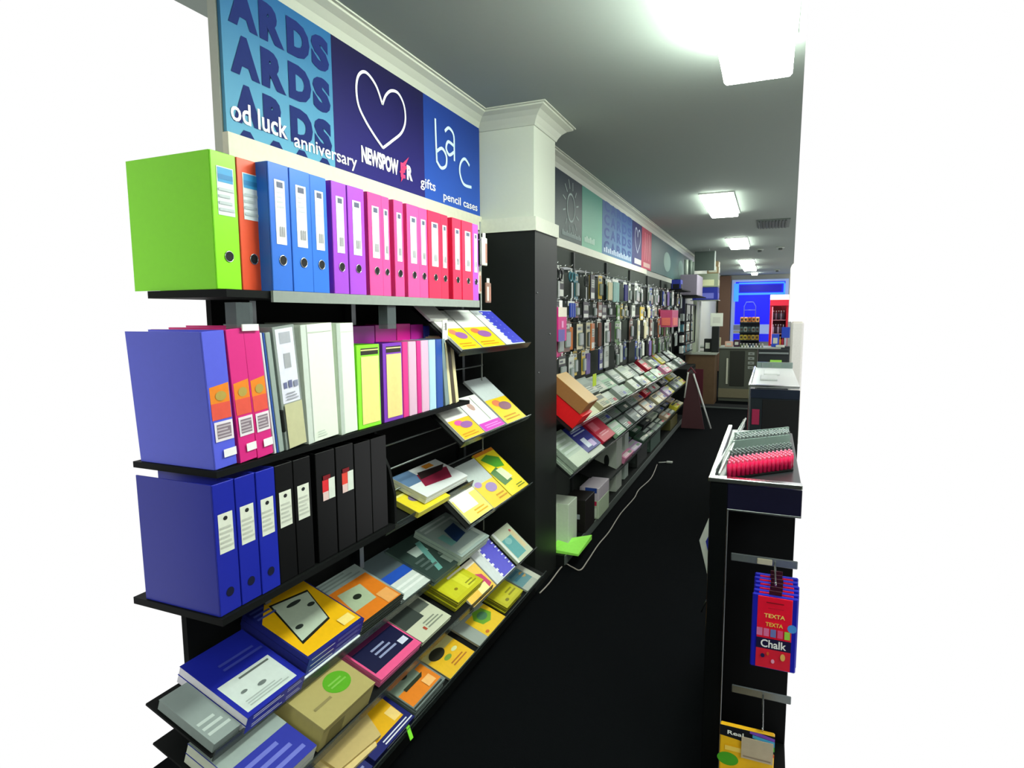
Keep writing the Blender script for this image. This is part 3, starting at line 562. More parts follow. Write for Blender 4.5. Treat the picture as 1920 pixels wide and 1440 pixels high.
pad('paper_pad', 'grey pack with teal print at the right end of the lowest tray', 'paper pack', T3, 2.68, 2.865, .0, .16, .012, '#a8b0a4', [('r',0,.75,.2,.9,'#5a8a90'), ('r',.75,1,0,1,'#c0c4b4'), ('e',.6,.5,.12,.12,'#b89858'), ('l',.1,.7,.4,.8,2,'#386c80')])
m = MB(); m.cbox(0, .018, -.022, .022, 0, .003, .001, M('#8cf43c', .5)); tag(m.build('price_tag', None, frame(-1.045, 1.575, .135, 70)), 'small bright lime price tag on the front edge of the lowest tray', 'tag')
# bits hanging between the top shelf and the pier
for k, (y, z, h_, c, t) in enumerate(((2.44, 1.60, .10, '#c9b8a8', 'small pinkish pack hanging just right of the last purple binder'), (2.5, 1.56, .09, '#8c6c60', 'small brown striped pack hanging beside the pier'), (2.42, 1.72, .12, '#d8dccc', 'cream triangular topped pack hanging high beside the pier'))):
    o = empty('hanging_pack', t, 'pack', frame(-1.20+.02*k, y, z, 90), 'packs hanging beside the pier')
    m = MB(); m.cbox(0, .05, 0, h_, -.01, 0, .003, M(c, .4)); decals(m, [('r',.1,.45,.1,.8,'#e8dcd0'), ('r',.55,.9,.1,.8,'#b07c6c')], .05, h_, 0); m.build('pouch', o)
    m = MB(); m.box(.012, .038, h_, h_+.02, -.006, -.003, M('#d8d8d0', .5)); m.build('header_tab', o)
m = MB(); m.tube([(0,0,0),(.24,0,0),(.245,0,.01)], .0028, chrome(), 6); o = m.build('display_hook', None, Matrix.Translation((-1.43, 2.47, 1.725))); tag(o, 'chrome hook carrying the cream pack beside the pier', 'hook')
m = MB(); m.tube([(0,0,0),(.24,0,0),(.245,0,.01)], .0028, chrome(), 6); o = m.build('display_hook', None, Matrix.Translation((-1.43, 2.50, 1.84))); tag(o, 'empty chrome hook high beside the pier', 'hook')
#SECTION3

# ------------------------------------------------------------------ far shelving bay past the pier
PX = W2+.02
far = empty('shelving_unit', 'long black pegboard shelving unit with three trays beyond the pier', 'shelving', Matrix.Translation((-1.3, 6.0, 0)))
def gpart(name, boxes, m): return fpart(name, boxes, m, -1.3, 6.0, far)
gpart('pegboard', [(W2+.002, PX, 3.325, 9.22, .0, 1.955)], M('#4a504b', .7, spec=.1))
gpart('base_deck', [(PX, -1.08, 3.335, 8.9, 0, .075)], blk())
gpart('kick_strip', [(-1.079, -1.072, 3.335, 8.9, .02, .075)], M('#565e5a', .4, spec=.4))
for y in (4.25, 5.2, 6.15, 7.1, 8.05, 9.0): gpart('upright', [(PX, PX+.02, y-.012, y+.012, .08, 1.95)], M('#2b2f2e', .5))
F1 = (-1.05, .835, 38); F2 = (-1.05, .56, 38); F3 = (-1.05, .26, 30)
for T, y1 in ((F1, 8.6), (F2, 8.7)): tray(far, -1.3, 6.0, T[0], T[1], T[2], 3.345, y1, .31, lip=.03)
tray(far, -1.3, 6.0, F3[0]-.03, F3[1], 20, 4.3, 8.8, .24, lip=.02)
gpart('top_shelf', [(PX, -1.08, 8.25, 9.2, 1.83, 1.845)], blk())
for z in (1.80, 1.47): gpart('hang_rail', [(PX+.003, PX+.015, 3.36, 9.2, z+.015, z+.035)], steel())

# hooks with packs: four rows on the pegboard
ORD = ['first', 'second', 'third', 'fourth', 'fifth', 'sixth', 'seventh', 'eighth', 'ninth', 'tenth', 'eleventh', 'twelfth', 'thirteenth', 'fourteenth', 'fifteenth', 'sixteenth', 'seventeenth', 'eighteenth', 'nineteenth', 'twentieth', 'twenty-first', 'twenty-second', 'twenty-third', 'twenty-fourth', 'twenty-fifth', 'twenty-sixth', 'twenty-seventh', 'twenty-eighth', 'twenty-ninth', 'thirtieth', 'thirty-first', 'thirty-second', 'thirty-third', 'thirty-fourth', 'thirty-fifth', 'thirty-sixth']
hm = MB(); hm.tube([(0,0,0), (.17,0,-.004), (.178,0,.008)], .003, chrome(), 6); hm.box(0, .004, -.012, .012, -.02, .02, steel())
HL = 'chrome hook carrying a hanging pack on the far pegboard'
hook0 = None
PACKC = {'black': '#15181a', 'charcoal': '#2a302e', 'grey': '#8a948e', 'silver': '#c2c9c2', 'white': '#dfe4da', 'cream': '#d8d2ac', 'yellow': '#d0b22c', 'orange': '#b86a2c', 'brown': '#6a4636', 'blue': '#28439c', 'navy': '#1e2470', 'teal': '#3c7480', 'pale teal': '#9cc4bc', 'green': '#5a8a44', 'pink': '#d84a8c', 'red': '#b02c40', 'maroon': '#5c2430', 'lilac': '#7a68a4'}
def pack_mesh(col, w_, h_, style):
    m = MB(); c = M(PACKC[col], .35, spec=.3); cd = M('#e2e6dc', .4)
    if style == 'blister':
        m.cbox(-w_/2, w_/2, -h_, 0, -.002, 0, .001, c); m.cbox(-w_*.34, w_*.34, -h_*.86, -h_*.34, 0, .016, .006, M('#7d8a84', .15, spec=.5))
        decals(m, [('r',.08,.92,.74,.9,'#b0b6aa'), ('r',.15,.6,.78,.85,'#484e54')], w_, h_, .0, -w_/2, -h_)
    elif style == 'tools':                              # long dark tools fixed on a narrow card
        m.cbox(-w_/2, w_/2, -h_*.3, 0, -.002, 0, .001, cd); 
        for k in (-1, 0, 1): m.cbox(w_*.3*k-w_*.11, w_*.3*k+w_*.11, -h_, -h_*.12, .0, .014, .005, c)
    elif style == 'loop':                               # scissors: two handle loops above a blade
        m.cbox(-w_*.12, w_*.12, -h_, -h_*.4, 0, .006, .002, M('#a8b0ac', .2, metal=.8))
        for k in (-1, 1): m.tube([(k*w_*.24+w_*.2*math.cos(t*math.pi/6), -h_*.2+h_*.17*math.sin(t*math.pi/6), .004) for t in range(12)], .006, c, 6, True)
        m.box(-w_/2, w_/2, -.01, 0, -.002, 0, cd)
    else:                                               # flat pouch
        m.cbox(-w_/2, w_/2, -h_, 0, -.004, .006, .003, c); decals(m, [('r',.1,.9,.08,.3,'#d8dcd2'), ('r',.15,.85,.5,.8,'#b8beb2'), ('l',.2,.8,.52,.78,3,'#7c827c')], w_, h_, .006, -w_/2, -h_)
    return m
rnames = ['top', 'second', 'third', 'lowest']
STY = {'blister': 'blister pack', 'tools': 'carded pen set', 'loop': 'pair of scissors', 'pouch': 'flat pouch'}
rowsH = [
 (1.80, .20, ['black','black','teal','charcoal','black','yellow','grey','pale teal','pale teal','navy','white','cream','silver','charcoal','white','grey','blue','silver','charcoal','grey','lilac','silver','white','grey','teal','grey']),
 (1.60, .13, ['charcoal','maroon','maroon','black','charcoal','brown','black','green','green','charcoal','cream','white','yellow','cream','black','white','blue','red','red','maroon','grey','silver','charcoal','grey','grey']),
 (1.465, .22, ['pink','orange','cream','orange','brown','white','maroon','green','white','brown','cream','silver','cream','yellow','grey','orange','charcoal','brown','green','grey','charcoal','silver','grey']),
 (1.25, .20, ['black','silver','yellow','lilac','navy','silver','charcoal','silver','blue','navy','white','teal','green','red','charcoal','grey','charcoal','green','black','grey']),
]
meshes = {}
for r_, (z, hh, cols) in enumerate(rowsH):
    ypos = [3.42]
    while ypos[-1] < 8.75: ypos.append(ypos[-1]+random.uniform(.125, .185)*(1+.012*len(ypos)))
    for k, y in enumerate(ypos):
        cname = cols[min(len(cols)-1, int((y-3.42)/5.4*len(cols)))] if random.random() < .8 else random.choice(cols)
        st = random.choice(['blister', 'tools', 'pouch', 'blister']) if not (r_ == 0 and k in (0, 1, 3, 5)) else 'loop'
        if cname in ('pale teal', 'navy') and r_ == 0: st = 'tools'
        w_ = random.choice((.09, .115, .14)); h_ = hh*random.uniform(.78, 1.0)
        zz = z+random.uniform(-.01, .02); off = random.uniform(.08, .165)
        key = (cname, st, round(w_*50), round(h_*50))
        t = f'{cname} {STY[st]} in the {rnames[r_]} hook row, {ORD[k]} from the pier'
        mt = frame(PX+off, y, zz-.012, 90)
        if key in meshes: dup(meshes[key], mt, t, 'packs hanging on the far pegboard')
        else:
            o = empty('hanging_pack', t, 'pack', mt, 'packs hanging on the far pegboard'); meshes[key] = o
            pack_mesh(cname, w_, h_, st).build('card', o)
            m = MB(); m.box(-.012, .012, 0, .018, -.002, 0, M('#cfd4cc', .4)); m.build('hang_tab', o)
        hmat = Matrix.Translation((PX, y, zz))
        if hook0 is None: hook0 = tag(hm.build('display_hook', None, hmat), HL, 'hook', 'hooks on the far pegboard')
        else:
            c = hook0.copy(); C.objects.link(c); c.matrix_world = hmat
# pink and violet pack close to the pier, lime ticket
o = empty('hanging_pack', 'pink and violet pack hanging lowest against the pier edge', 'pack', frame(-1.13, 3.36, 1.35, 90))
m = MB(); m.cbox(0, .16, 0, .20, -.02, 0, .003, M('#c8287c', .4)); decals(m, [('r',0,1,.72,1,'#e8e0cc'), ('r',.0,.75,0,.35,'#5c50a0'), ('r',.35,.6,.4,.6,'#e090c0')], .16, .2, 0); m.build('box', o)
m = MB(); m.box(.05, .1, .2, .24, -.012, -.008, white()); m.build('hang_tab', o)
m = MB(); m.cbox(0, .085, 0, .085, 0, .004, .001, M('#c4e01c', .5)); tag(m.build('price_ticket', None, frame(-1.12, 4.08, 1.01, 90)), 'lime yellow price ticket sticking up over the far top tray', 'ticket')

# goods on the far trays
def farpad(label, T, y0, y1, s0, s1, h, col, spec=None, side=None, z0=0, edge=None, name='stationery_pack', cat='pack'):
    return pad(name, label, cat, T, y0, y1, s0, s1, h, col, spec, side, z0, 'goods on the far trays', edge)
farpad('bright red box leaning on the far top tray against the pier', F1, 3.39, 3.60, .0, .25, .10, '#e0151c', edge='#e0151c', name='box', cat='box')
farpad('brown kraft box lying on top of the bright red box', F1, 3.385, 3.60, .02, .28, .085, '#c09a58', [('r',0,1,.0,.02,'#8c6a3a')], z0=.101, edge='#9c6a3c', name='box', cat='box')
farpad('cream speckled card at the front of the far top tray', F1, 3.62, 3.95, .0, .08, .03, '#c4c8a0')
farpad('white box beside the kraft box', F1, 3.63, 3.80, .12, .25, .04, '#dfe4cc')
def calc(label, T, y, s, w_, L, col='#39433f'):
    o = empty('calculator', label, 'calculator', TF(T, y, s), 'calculators on the far trays')
    m = MB(); m.cbox(0, w_, 0, L, 0, .018, .004, M(col, .4)); m.build('case', o)
    m = MB(); m.box(w_*.12, w_*.88, L*.74, L*.9, .018, .0195, M('#a4b4a4', .3)); m.build('screen', o)
    m = MB()
    for i in range(4):
        for j in range(4): m.cbox(w_*(.12+.2*i), w_*(.26+.2*i), L*(.1+.15*j), L*(.2+.15*j), .018, .022, .001, M('#8a948e', .5))
    m.build('keypad', o); lab(o, label)
calc('dark calculator on the far top tray, nearer of two', F1, 3.86, .10, .2, .15)
calc('dark calculator on the far top tray, farther of two', F1, 4.2, .13, .24, .15, '#2c3432')
rc = random.Random(5)
pal = {'white': '#aebaa6', 'pale green': '#86b08c', 'grey': '#66726c', 'charcoal': '#242a28', 'cream': '#b4b088', 'blue': '#27358f', 'red': '#b81c34', 'dark green': '#2f4c3a', 'silver': '#8c9890', 'lilac': '#a88cb0', 'yellow': '#c8c234', 'beige': '#b09c80', 'pink': '#c87c9c'}
def fill(T, tn, y0, y1, rowsS, seqs):
    for ri, ((s0, s1), seq) in enumerate(zip(rowsS, seqs)):
        y = y0; k = 0
        dy = (y1-y0)/len(seq)
        for k, cn in enumerate(seq):
            yy = y0+k*dy; w_ = dy*rc.uniform(.72, .92); h = rc.uniform(.018, .06)
            sp = [('r',.08,.92,.6,.9, rc.choice(['#bcc6b8', '#98a69c', '#2c3832'])), ('l',.1,.8,.1,.45,3, rc.choice(['#5c6862', '#e0e4dc'])), ('r',.6,.9,.1,.35, rc.choice(['#b03048', '#2c3c90', '#c8c8b8', '#5a7a5c']))]
            rn = ['front', 'back'][ri]
            farpad(f'{cn} packet in the {rn} row of the far {tn} tray, {ORD[k]} from the pier', T, yy, yy+w_, s0+.004, s1-.006, h, pal[cn], sp)
fill(F1, 'top', 4.02, 8.4, [(0, .12), (.13, .29)], [['cream','white','silver','pale green','white','silver','beige','pale green','white','pale green','pink','red','white','silver','grey','white'],['silver','white','pale green','silver','white','grey','silver','red','white','blue','yellow','silver','charcoal','white']])
# second far tray
def ring(T, y0, y1, s0, s1, h): pass
stack(4, 'document_folder', 'pale grey green folder on the far middle tray', 'folder', F2, 3.36, 3.66, .0, .26, .018, '#a4b8a4', [('r',0,1,.0,.3,'#b8c8b0'), ('l',.05,.95,.35,.95,4,'#c4d4c8')], edge='#8c9c8c', group='folders on the far middle tray')
farpad('navy and white packet beside the pale green folders', F2, 3.70, 4.06, .04, .26, .05, '#1c2480', [('r',.3,.55,.1,.45,'#d0dce8'), ('r',.55,.8,.05,.3,'#c0a8d8'), ('l',.2,.9,.6,.8,2,'#a8b4d0')])
farpad('white packet in front of the navy one on the far middle tray', F2, 3.74, 4.1, -.0, .04, .03, '#c8d0c0')
farpad('crimson packet beside the navy one on the far middle tray', F2, 4.12, 4.46, .03, .22, .05, '#c01838', [('r',.1,.5,.5,.9,'#d86878'), ('l',.2,.8,.2,.4,2,'#e8a0a8')])
fill(F2, 'middle', 4.5, 8.5, [(0, .13), (.14, .29)], [['pale green','dark green','grey','charcoal','beige','charcoal','cream','beige','lilac','yellow','grey','white','yellow'],['silver','grey','dark green','silver','beige','red','silver','white','charcoal','white','yellow','white']])
fill((F3[0]-.03, F3[1], 20), 'lower', 4.95, 8.7, [(0, .11), (.12, .23)], [['pink','lilac','dark green','charcoal','grey','dark green','beige','grey','yellow','cream'],['charcoal','grey','dark green','charcoal','white','grey','charcoal','beige']])
# the floor deck: upright boxes
def upbox(label, y0, y1, x0, x1, z0, h, col, spec=None, name='box', cat='box', top=None):
    o = empty(name, label, cat, Matrix.Translation((x0, y0, z0)), 'boxes on the far base deck')
    m = MB(); m.cbox(0, x1-x0, 0, y1-y0, 0, h, .003, M(col, .5)); m.build('carton', o)
    if spec:
        m = MB(); decals(m, spec, x1-x0, h, 0); mm = MB(); mm.v = [(x, -z-.0004, y) for x, y, z in m.v]; mm.f = m.f; mm.mi = m.mi; mm.m = m.m; mm.sm = m.sm; mm.build('printed_front', o)
    return o
o = empty('display_carton', 'white printed carton with a sloping lime tray on the floor by the pier', 'carton', Matrix.Translation((-1.30, 3.36, .076)))
m = MB(); m.cbox(0, .20, .12, .30, 0, .27, .003, M('#bcc8b4', .6)); m.box(0, .13, .0, .12, 0, .27, M('#c0ccb8', .6))
decals(m, [], .2, .27, 0); m.build('carton', o)
m = MB(); q = [('l',.1,.9,.1,.9,9,'#5c6858'), ('r',.7,.82,.3,.55,'#2c3428'), ('r',.6,.72,.6,.8,'#48543f')]; decals(m, q, .13, .27, 0); mm = MB(); mm.v = [(x, -z-.0004, y) for x, y, z in m.v]; mm.f = m.f; mm.mi = m.mi; mm.m = m.m; mm.sm = m.sm; mm.build('printing', o)
m = MB(); m.hexa([(.13,0,.0),(.30,0,.0),(.30,.30,.0),(.13,.12,.0),(.13,0,.02),(.30,0,.012),(.30,.30,.03),(.13,.12,.035)], M('#9cf25c', .5)); lab(m.build('tray', o), 'bright lime striped tray')
upbox('black box with a grey label on the deck beside the lime tray carton', 3.75, 3.98, -1.22, -1.07, .076, .22, '#14100f', [('r',.2,.75,.4,.55,'#90989c'), ('r',0,.1,0,1,'#5c2418')])
upbox('white and pale green box on the deck behind the black box', 4.05, 4.35, -1.2, -1.06, .076, .13, '#a8b89c', [('r',.1,.9,.1,.6,'#c0ccb8')])
upbox('pinkish white box with a blue lid lying on the pale green one', 4.05, 4.35, -1.2, -1.06, .207, .09, '#b0a8b0', [('r',.3,.9,.6,1,'#223c80'), ('r',.4,.9,-.4,-.05,'#b02848')])
upbox('tall grey white box hanging card upright under the middle tray', 4.75, 4.95, -1.28, -1.10, .076, .42, '#a4aca0', [('e',.55,.6,.12,.12,'#1c201e')])
upbox('slim pale box standing beside the tall grey white one', 5.15, 5.3, -1.2, -1.12, .076, .4, '#98a69c', [('e',.5,.2,.2,.05,'#2c3430')])
upbox('dark box on the deck past the slim pale one', 5.6, 6.1, -1.28, -1.1, .076, .2, '#262a28', [('r',.1,.9,.2,.8,'#3c4440')])
upbox('dull green box near the far end of the deck', 6.3, 6.9, -1.28, -1.1, .076, .16, '#3c5046', [('r',.1,.9,.2,.8,'#566c60')])
upbox('large dull yellow carton at the far end of the deck', 7.6, 8.2, -1.28, -1.09, .076, .13, '#4c4a24')
# cable on the floor
cab = [(1012,1112),(1030,1093),(1057,1059),(1072,1063),(1088,1069),(1102,1051),(1122,1021),(1142,997),(1163.6,963),(1189,934),(1198,918),(1221,896),(1232,871)]
def floor_pt(u, v, z=.006):
    c = Vector(((u-960)/F_PX, (720-v)/F_PX, -1)); d = rot @ c; k = (z-1.5)/d.z; return (d.x*k, d.y*k, z)
m = MB(); m.tube(spline([floor_pt(*p) for p in cab], 4), .004, M('#a49c94', .5), 6)
tag(m.build('cable', None), 'thin pale cable running along the carpet beside the far shelves', 'cable')
m = MB(); m.tube([(0,0,0),(.08,.05,0)], .006, M('#a8aca4', .5), 6); m.cbox(.07, .13, .03, .07, -.006, .01, .003, M('#b0b4ac', .5)); tag(m.build('cable_clip', None, Matrix.Translation((floor_pt(1235,868)[0], floor_pt(1235,868)[1], .01))), 'small pale plug lying at the far end of the cable', 'plug')
#SECTION4

# ------------------------------------------------------------------ near stand on the right
GX, GY = -.139, 1.75; GR = .096
g = empty('display_stand', 'black glass topped display stand with chrome edges at the lower right', 'display stand', Matrix.Translation((GX, GY, 0)))
def rp(name, boxes, mat, par=None, chamf=.002, ox=0, oy=0):
    b = MB()
    for q in boxes: b.cbox(q[0]-ox, q[1]-ox, q[2]-oy, q[3]-oy, q[4], q[5], chamf, mat)
    return b.build(name, par or g)
rp('corner_post', [(0, .047, 0, .05, 0, 1.035)], glossblk())
rp('side_panel', [(0, .012, .05, .86, 0, 1.035)], glossblk())
rp('header_panel', [(.047, GR-GX, 0, .03, .96, 1.035)], M('#1a1930', .2, spec=.4))
rp('top_edge', [(-.004, GR-GX, -.006, .02, 1.036, 1.050), (-.004, .012, .02, .87, 1.036, 1.050)], M('#e4e8e8', .15, metal=1))
rp('inner_trim', [(.047, .051, -.002, .004, .1, .962), (.047, GR-GX, -.002, .004, .958, .963)], steel(), chamf=.001)
rp('back_board', [(.012, GR-GX, .30, .32, 0, 1.03)], M('#0b0c0e', .6, spec=.1))
rp('deck', [(.012, GR-GX, .02, .86, 1.02, 1.034)], M('#23282a', .3))
rp('base', [(.047, GR-GX, .0, .30, 0, .1)], blk())
rp('hook_bar', [(.06, GR-GX, .05, .056, .795, .818)], M('#8b9294', .3, metal=.6)); rp('hook_bar', [(.075, GR-GX, .05, .056, .393, .417)], M('#7a8284', .3, metal=.6))
rp('clip', [(.13, .17, .044, .05, .798, .815)], M('#c8c0a8', .4))
# the sloping clear side fin on the top and the pen trays
m = MB(); m.hexa([(.0,.02,1.05),(.005,.02,1.05),(.06,.86,1.05),(.055,.86,1.05),(.0,.02,1.052),(.005,.02,1.052),(.06,.86,1.08),(.055,.86,1.08)], M('#9fb4ac', .1, alpha=.5)); m.build('glass_fin', g)
m = MB(); m.tube([(.022,.03,1.053),(.062,.84,1.085)], .004, M('#d8e4de', .2, metal=.5), 6); m.build('fin_rail', g)
pt = empty('pen_tray', 'stepped clear pen tray set at an angle on the near stand top', 'tray', Matrix.Translation((-.1, 1.78, 1.036)))
ax, ay = math.cos(R(46)), math.sin(R(46)); AL = .26
def tp(a, off, z, t=0): return (a*ax-t*ay, off+a*ay+t*ax, z)
m = MB()
for k, off in enumerate((.105, .235, .375, .52)):
    h = .034+.003*k
    m.hexa([tp(0,off,.0), tp(AL,off,.0), tp(AL,off,.0,.006), tp(0,off,.0,.006), tp(0,off,h), tp(AL,off,h), tp(AL,off,h,.006), tp(0,off,h,.006)], M('#8ea49c', .2, alpha=.85))
m.build('divider', pt)
m = MB(); m.hexa([tp(0,0,0), tp(AL,0,0), tp(AL,.53,0), tp(0,.53,0), tp(0,0,.004), tp(AL,0,.004), tp(AL,.53,.004), tp(0,.53,.004)], M('#141818', .4)); m.build('base', pt)
def pen_mesh(c1, c2):
    m = MB(); m.tube([(0,0,0),(0,0,.036)], .0066, M(c1, .3), 8); m.tube([(0,0,.036),(0,0,.044)], .0028, M(c2, .3), 8); return m
pens = []
def pens_row(off0, ny, nx, c1, c2, label, grp, da=.0165, dn=.0185):
    base = None
    for j in range(ny):
        for i in range(nx):
            x, y, z = tp(.012+da*i+(j % 2)*da*.5, off0+dn*j, 1.041)
            mt = Matrix.Translation((-.1+x, 1.78+y, z))
            if -.1+x > GR-.008: continue
            if base is None: base = tag(pen_mesh(c1, c2).build('pen', None, mt), label, 'pen', grp)
            else: c = base.copy(); C.objects.link(c); c.matrix_world = mt
pens_row(.012, 5, 15, '#d01850', '#f08aa8', 'pink capped pen standing upright in the front row of the pen tray', 'pink pens in the pen tray')
pens_row(.125, 5, 15, '#1a2224', '#6c7876', 'black capped pen standing upright behind the pink ones', 'black pens in the pen tray')
pens_row(.39, 5, 15, '#3a4442', '#9aa6a4', 'grey tipped pen standing upright at the back of the pen tray', 'grey pens in the pen tray')
# chalk bags on the hook
m = MB(); m.tube([(0,0,0),(0,-.17,.004),(0,-.176,.016)], .0025, chrome(), 6); tag(m.build('display_hook', None, Matrix.Translation((.038, 1.80, .807))), 'chrome hook holding the red chalk bags', 'hook')
m = MB(); m.tube([(0,0,0),(0,-.17,.004),(0,-.176,.016)], .0025, chrome(), 6); tag(m.build('display_hook', None, Matrix.Translation((.022, 1.80, .405))), 'chrome hook below the chalk bags, holding the yellow pack', 'hook')
BW = .108; BH = .20
def bag(label, mt):
    o = empty('chalk_bag', label, 'bag of chalk', mt, 'red chalk bags on one hook')
    m = MB(); m.cbox(0, BW, 0, BH, -.008, 0, .003, M('#1b1fb4', .3, spec=.4)); m.build('pouch', o)
    m = MB(); m.cbox(.013, BW-.013, .004, BH-.004, 0, .002, .001, M('#ee1838', .3, spec=.4))
    Wd, Hd = BW-.026, BH-.008
    decals(m, [('r',0,1,0,.27,'#d82038'), ('r',0,1,.27,.42,'#1a1640'), ('r',0,.17,.45,.56,'#d878a8'), ('r',.2,.36,.45,.56,'#e070a0'), ('r',.4,.56,.45,.56,'#6c78b8'), ('r',.6,.76,.45,.56,'#e85080'), ('r',.8,.96,.45,.56,'#9cd04c'),
               ('t','TEXTA',.2,.72,.6,.055,'#f4dc70'), ('t','TEXTA',.25,.60,.5,.055,'#e8c850'), ('t','Chalk',.13,.30,.74,.11,'#f2f2f4'),
               ('e',.2,.18,.06,.03,'#1c2050'), ('e',.5,.12,.05,.03,'#e8a0c0'), ('e',.78,.2,.07,.05,'#e0b060'), ('e',.35,.22,.04,.025,'#d85a28'), ('r',.25,.75,.93,.945,'#8c1020'), ('r',.3,.75,.86,.865,'#a81828')], Wd, Hd, .002, .013, .004)
    m.ell(BW-.012, BH*.6, .011, .011, .0025, M('#4a90e0', .4)); m.build('front_panel', o)
    m = MB(); m.cbox(BW*.36, BW*.64, BH, BH+.012, -.005, -.002, .001, M('#3c1020', .4)); m.build('hang_tab', o); return o
def fr2(x, y, z): return Matrix.Translation((x, y, z)) @ Matrix(((1,0,0,0),(0,0,-1,0),(0,1,0,0),(0,0,0,1)))   # upright, facing the camera
b0 = bag('front red and blue chalk bag hanging lowest on the hook', fr2(-.015, 1.628, .585))
for k, nm in enumerate(('second', 'third', 'fourth', 'fifth', 'sixth')):
    dup(b0, fr2(-.013+.001*(k % 3), 1.647+.022*k, .588+.002*k), f'red and blue chalk bag on the hook, {nm} from the front')
# yellow pack at the bottom
o = empty('paint_pack', 'yellow pack with a black header at the bottom right corner', 'pack', fr2(-.083, 1.63, .19))
m = MB(); m.cbox(0, .136, 0, .21, -.018, 0, .003, M('#f0b81c', .4))
decals(m, [('p',[(0,.86),(.35,.84),(1,.76),(1,1),(0,1)],'#14161c'), ('e',.16,.55,.2,.09,'#4ca428'), ('p',[(.55,.97),(1,.93),(1,.97),(.75,1),(.55,1)],'#7a48b8'), ('p',[(.6,.92),(1,.86),(1,.93),(.6,.96)],'#4ca8d8'), ('p',[(.65,.88),(1,.8),(1,.86),(.65,.92)],'#5cb848'), ('p',[(.75,.8),(1,.72),(1,.76),(.75,.85)],'#e0582c'), ('r',.1,.5,.68,.74,'#f4cf5c'), ('t','Real',.14,.9,.3,.055,'#eceee8'), ('e',.45,.35,.3,.08,'#c8542c'), ('e',.75,.45,.15,.08,'#6c9c2c')], .136, .21, 0)
m.build('box', o)
m = MB(); m.cbox(.055, .133, .135, .195, .008, .010, .0005, M('#c8b8a0', .2, alpha=.75)); m.rect(.06, .128, .14, .144, .0105, M('#8c7a68', .5)); lab(m.build('ticket_holder', o), 'clear ticket holder over the pack')
# diamond sign behind the stand's left side
o = empty('hanging_sign', 'white edged blue diamond sign peeking out left of the near stand', 'sign', fr2(-.139, 2.3, .62))
m = MB(); m.prism([(-.075,.04),(-.035,.155),(.0,.2),(.0,-.2),(-.03,-.14)], -.004, 0, M('#dfe6dc', .5)); m.build('board', o)
m = MB(); m.prism([(-.052,.04),(-.03,.09),(-.001,.07),(-.001,-.12),(-.02,-.09)], 0, .002, M('#2830a8', .5)); lab(m.build('centre', o), 'blue centre')
m = MB(); m.tube([(-.028,-.15,-.002),(-.06,-.24,-.002)], .003, steel(), 6); m.build('bracket', o)

# ------------------------------------------------------------------ second stand on the right
HX, HY, HR = -.112, 4.15, .187
g2 = empty('display_stand', 'chrome framed display stand with a bright white top behind the near one', 'display stand', Matrix.Translation((HX, HY, 0)))
def q(name, boxes, mat, c_=.003): return rp(name, boxes, mat, g2, c_)
q('frame_post', [(0, .012, 0, .02, 0, 1.055)], M('#cdd3d3', .2, metal=1))
q('end_panel', [(.013, HR-HX, .0, .02, 0, 1.03)], M('#20262a', .2, spec=.4))
q('recess_panel', [(.085, HR-HX, -.004, .0, 0, .965)], M('#0a0b0d', .4))
q('front_strip', [(.013, HR-HX, -.004, .0, .972, 1.03)], M('#2c3444', .2, metal=.5))
q('painted_reflection', [(.025, .07, -.004, .0, .80, .90)], M('#8c2444', .3))  # red slab painted in for a pink reflection on the front
q('top_edge', [(-.003, HR-HX, -.012, .012, 1.045, 1.058), (-.003, .012, .012, 1.5, 1.045, 1.058)], M('#eef2f2', .15, metal=1))
q('top', [(.013, HR-HX, .03, 1.5, 1.035, 1.05)], M('#e6e9e8', .3))
q('side_panel', [(.0, .012, .03, 1.5, 0, 1.03)], M('#2c3236', .3))
q('glass_upstand', [(.02, HR-HX, 1.44, 1.46, 1.051, 1.10)], M('#93a6a2', .1, alpha=.7))
q('upstand_clip', [(.06, .066, 1.43, 1.438, 1.051, 1.09), (.14, .146, 1.43, 1.438, 1.051, 1.09)], steel(), .001)
for k, (x, y, c, t) in enumerate(((-.05, 4.5, '#d4d8d6', 'white tray insert nearest on the bright stand top'), (-.03, 4.9, '#e8ecea', 'white tray insert farther on the bright stand top'))):
    m = MB(); m.cbox(0, .11, 0, .3, 0, .012, .003, M(c, .4)); tag(m.build('tray_insert', None, Matrix.Translation((x, y, 1.051))), t, 'tray')
m = MB(); m.prism([(-.03,0),(.03,0),(.004,.10),(-.004,.10)], -.01, .01, M('#c8d0cc', .4)); tag(m.build('floor_marker', None, fr2(-.10, 4.08, 0)), 'small pale wedge on the carpet at the foot of the bright stand', 'marker')

# ------------------------------------------------------------------ things around the far counter
# far end of the long wall: panel, boxes on top, brochure stand
def simple(name, label, cat, parts, at=(0,0,0), group=None):
    o = empty(name, label, cat, Matrix.Translation(at), group)
    for pn, boxes, mat in parts:
        b = MB()
        for x in boxes:
            if len(x) == 6: b.cbox(*x, .004, mat)
        b.build(pn, o)
    return o
simple('end_panel', 'pale grey tall panel at the far end of the long wall', 'panel', [('board', [(0, .06, 0, .4, 0, .86)], M('#a8b29c', .5)), ('post', [(.1, .13, 0, .03, 0, .86)], M('#b8bcb8', .3)), ('cap', [(-.05, .4, 0, .4, .861, .871)], M('#8c948c', .4))], (-1.2, 10.62, .877))
simple('wire_rack', 'dark wire rack with grey packets before the pale panel', 'rack', [('frame', [(0, .02, 0, 1.2, 0, .02), (0, .02, 0, 1.2, .6, .62), (0, .02, 0, .02, 0, .62), (0, .02, .6, .62, 0, .62), (0, .02, 1.18, 1.2, 0, .62)], M('#1c201f', .5))], (-1.16, 9.3, 1.05))
fc = random.Random(11); nm = 0
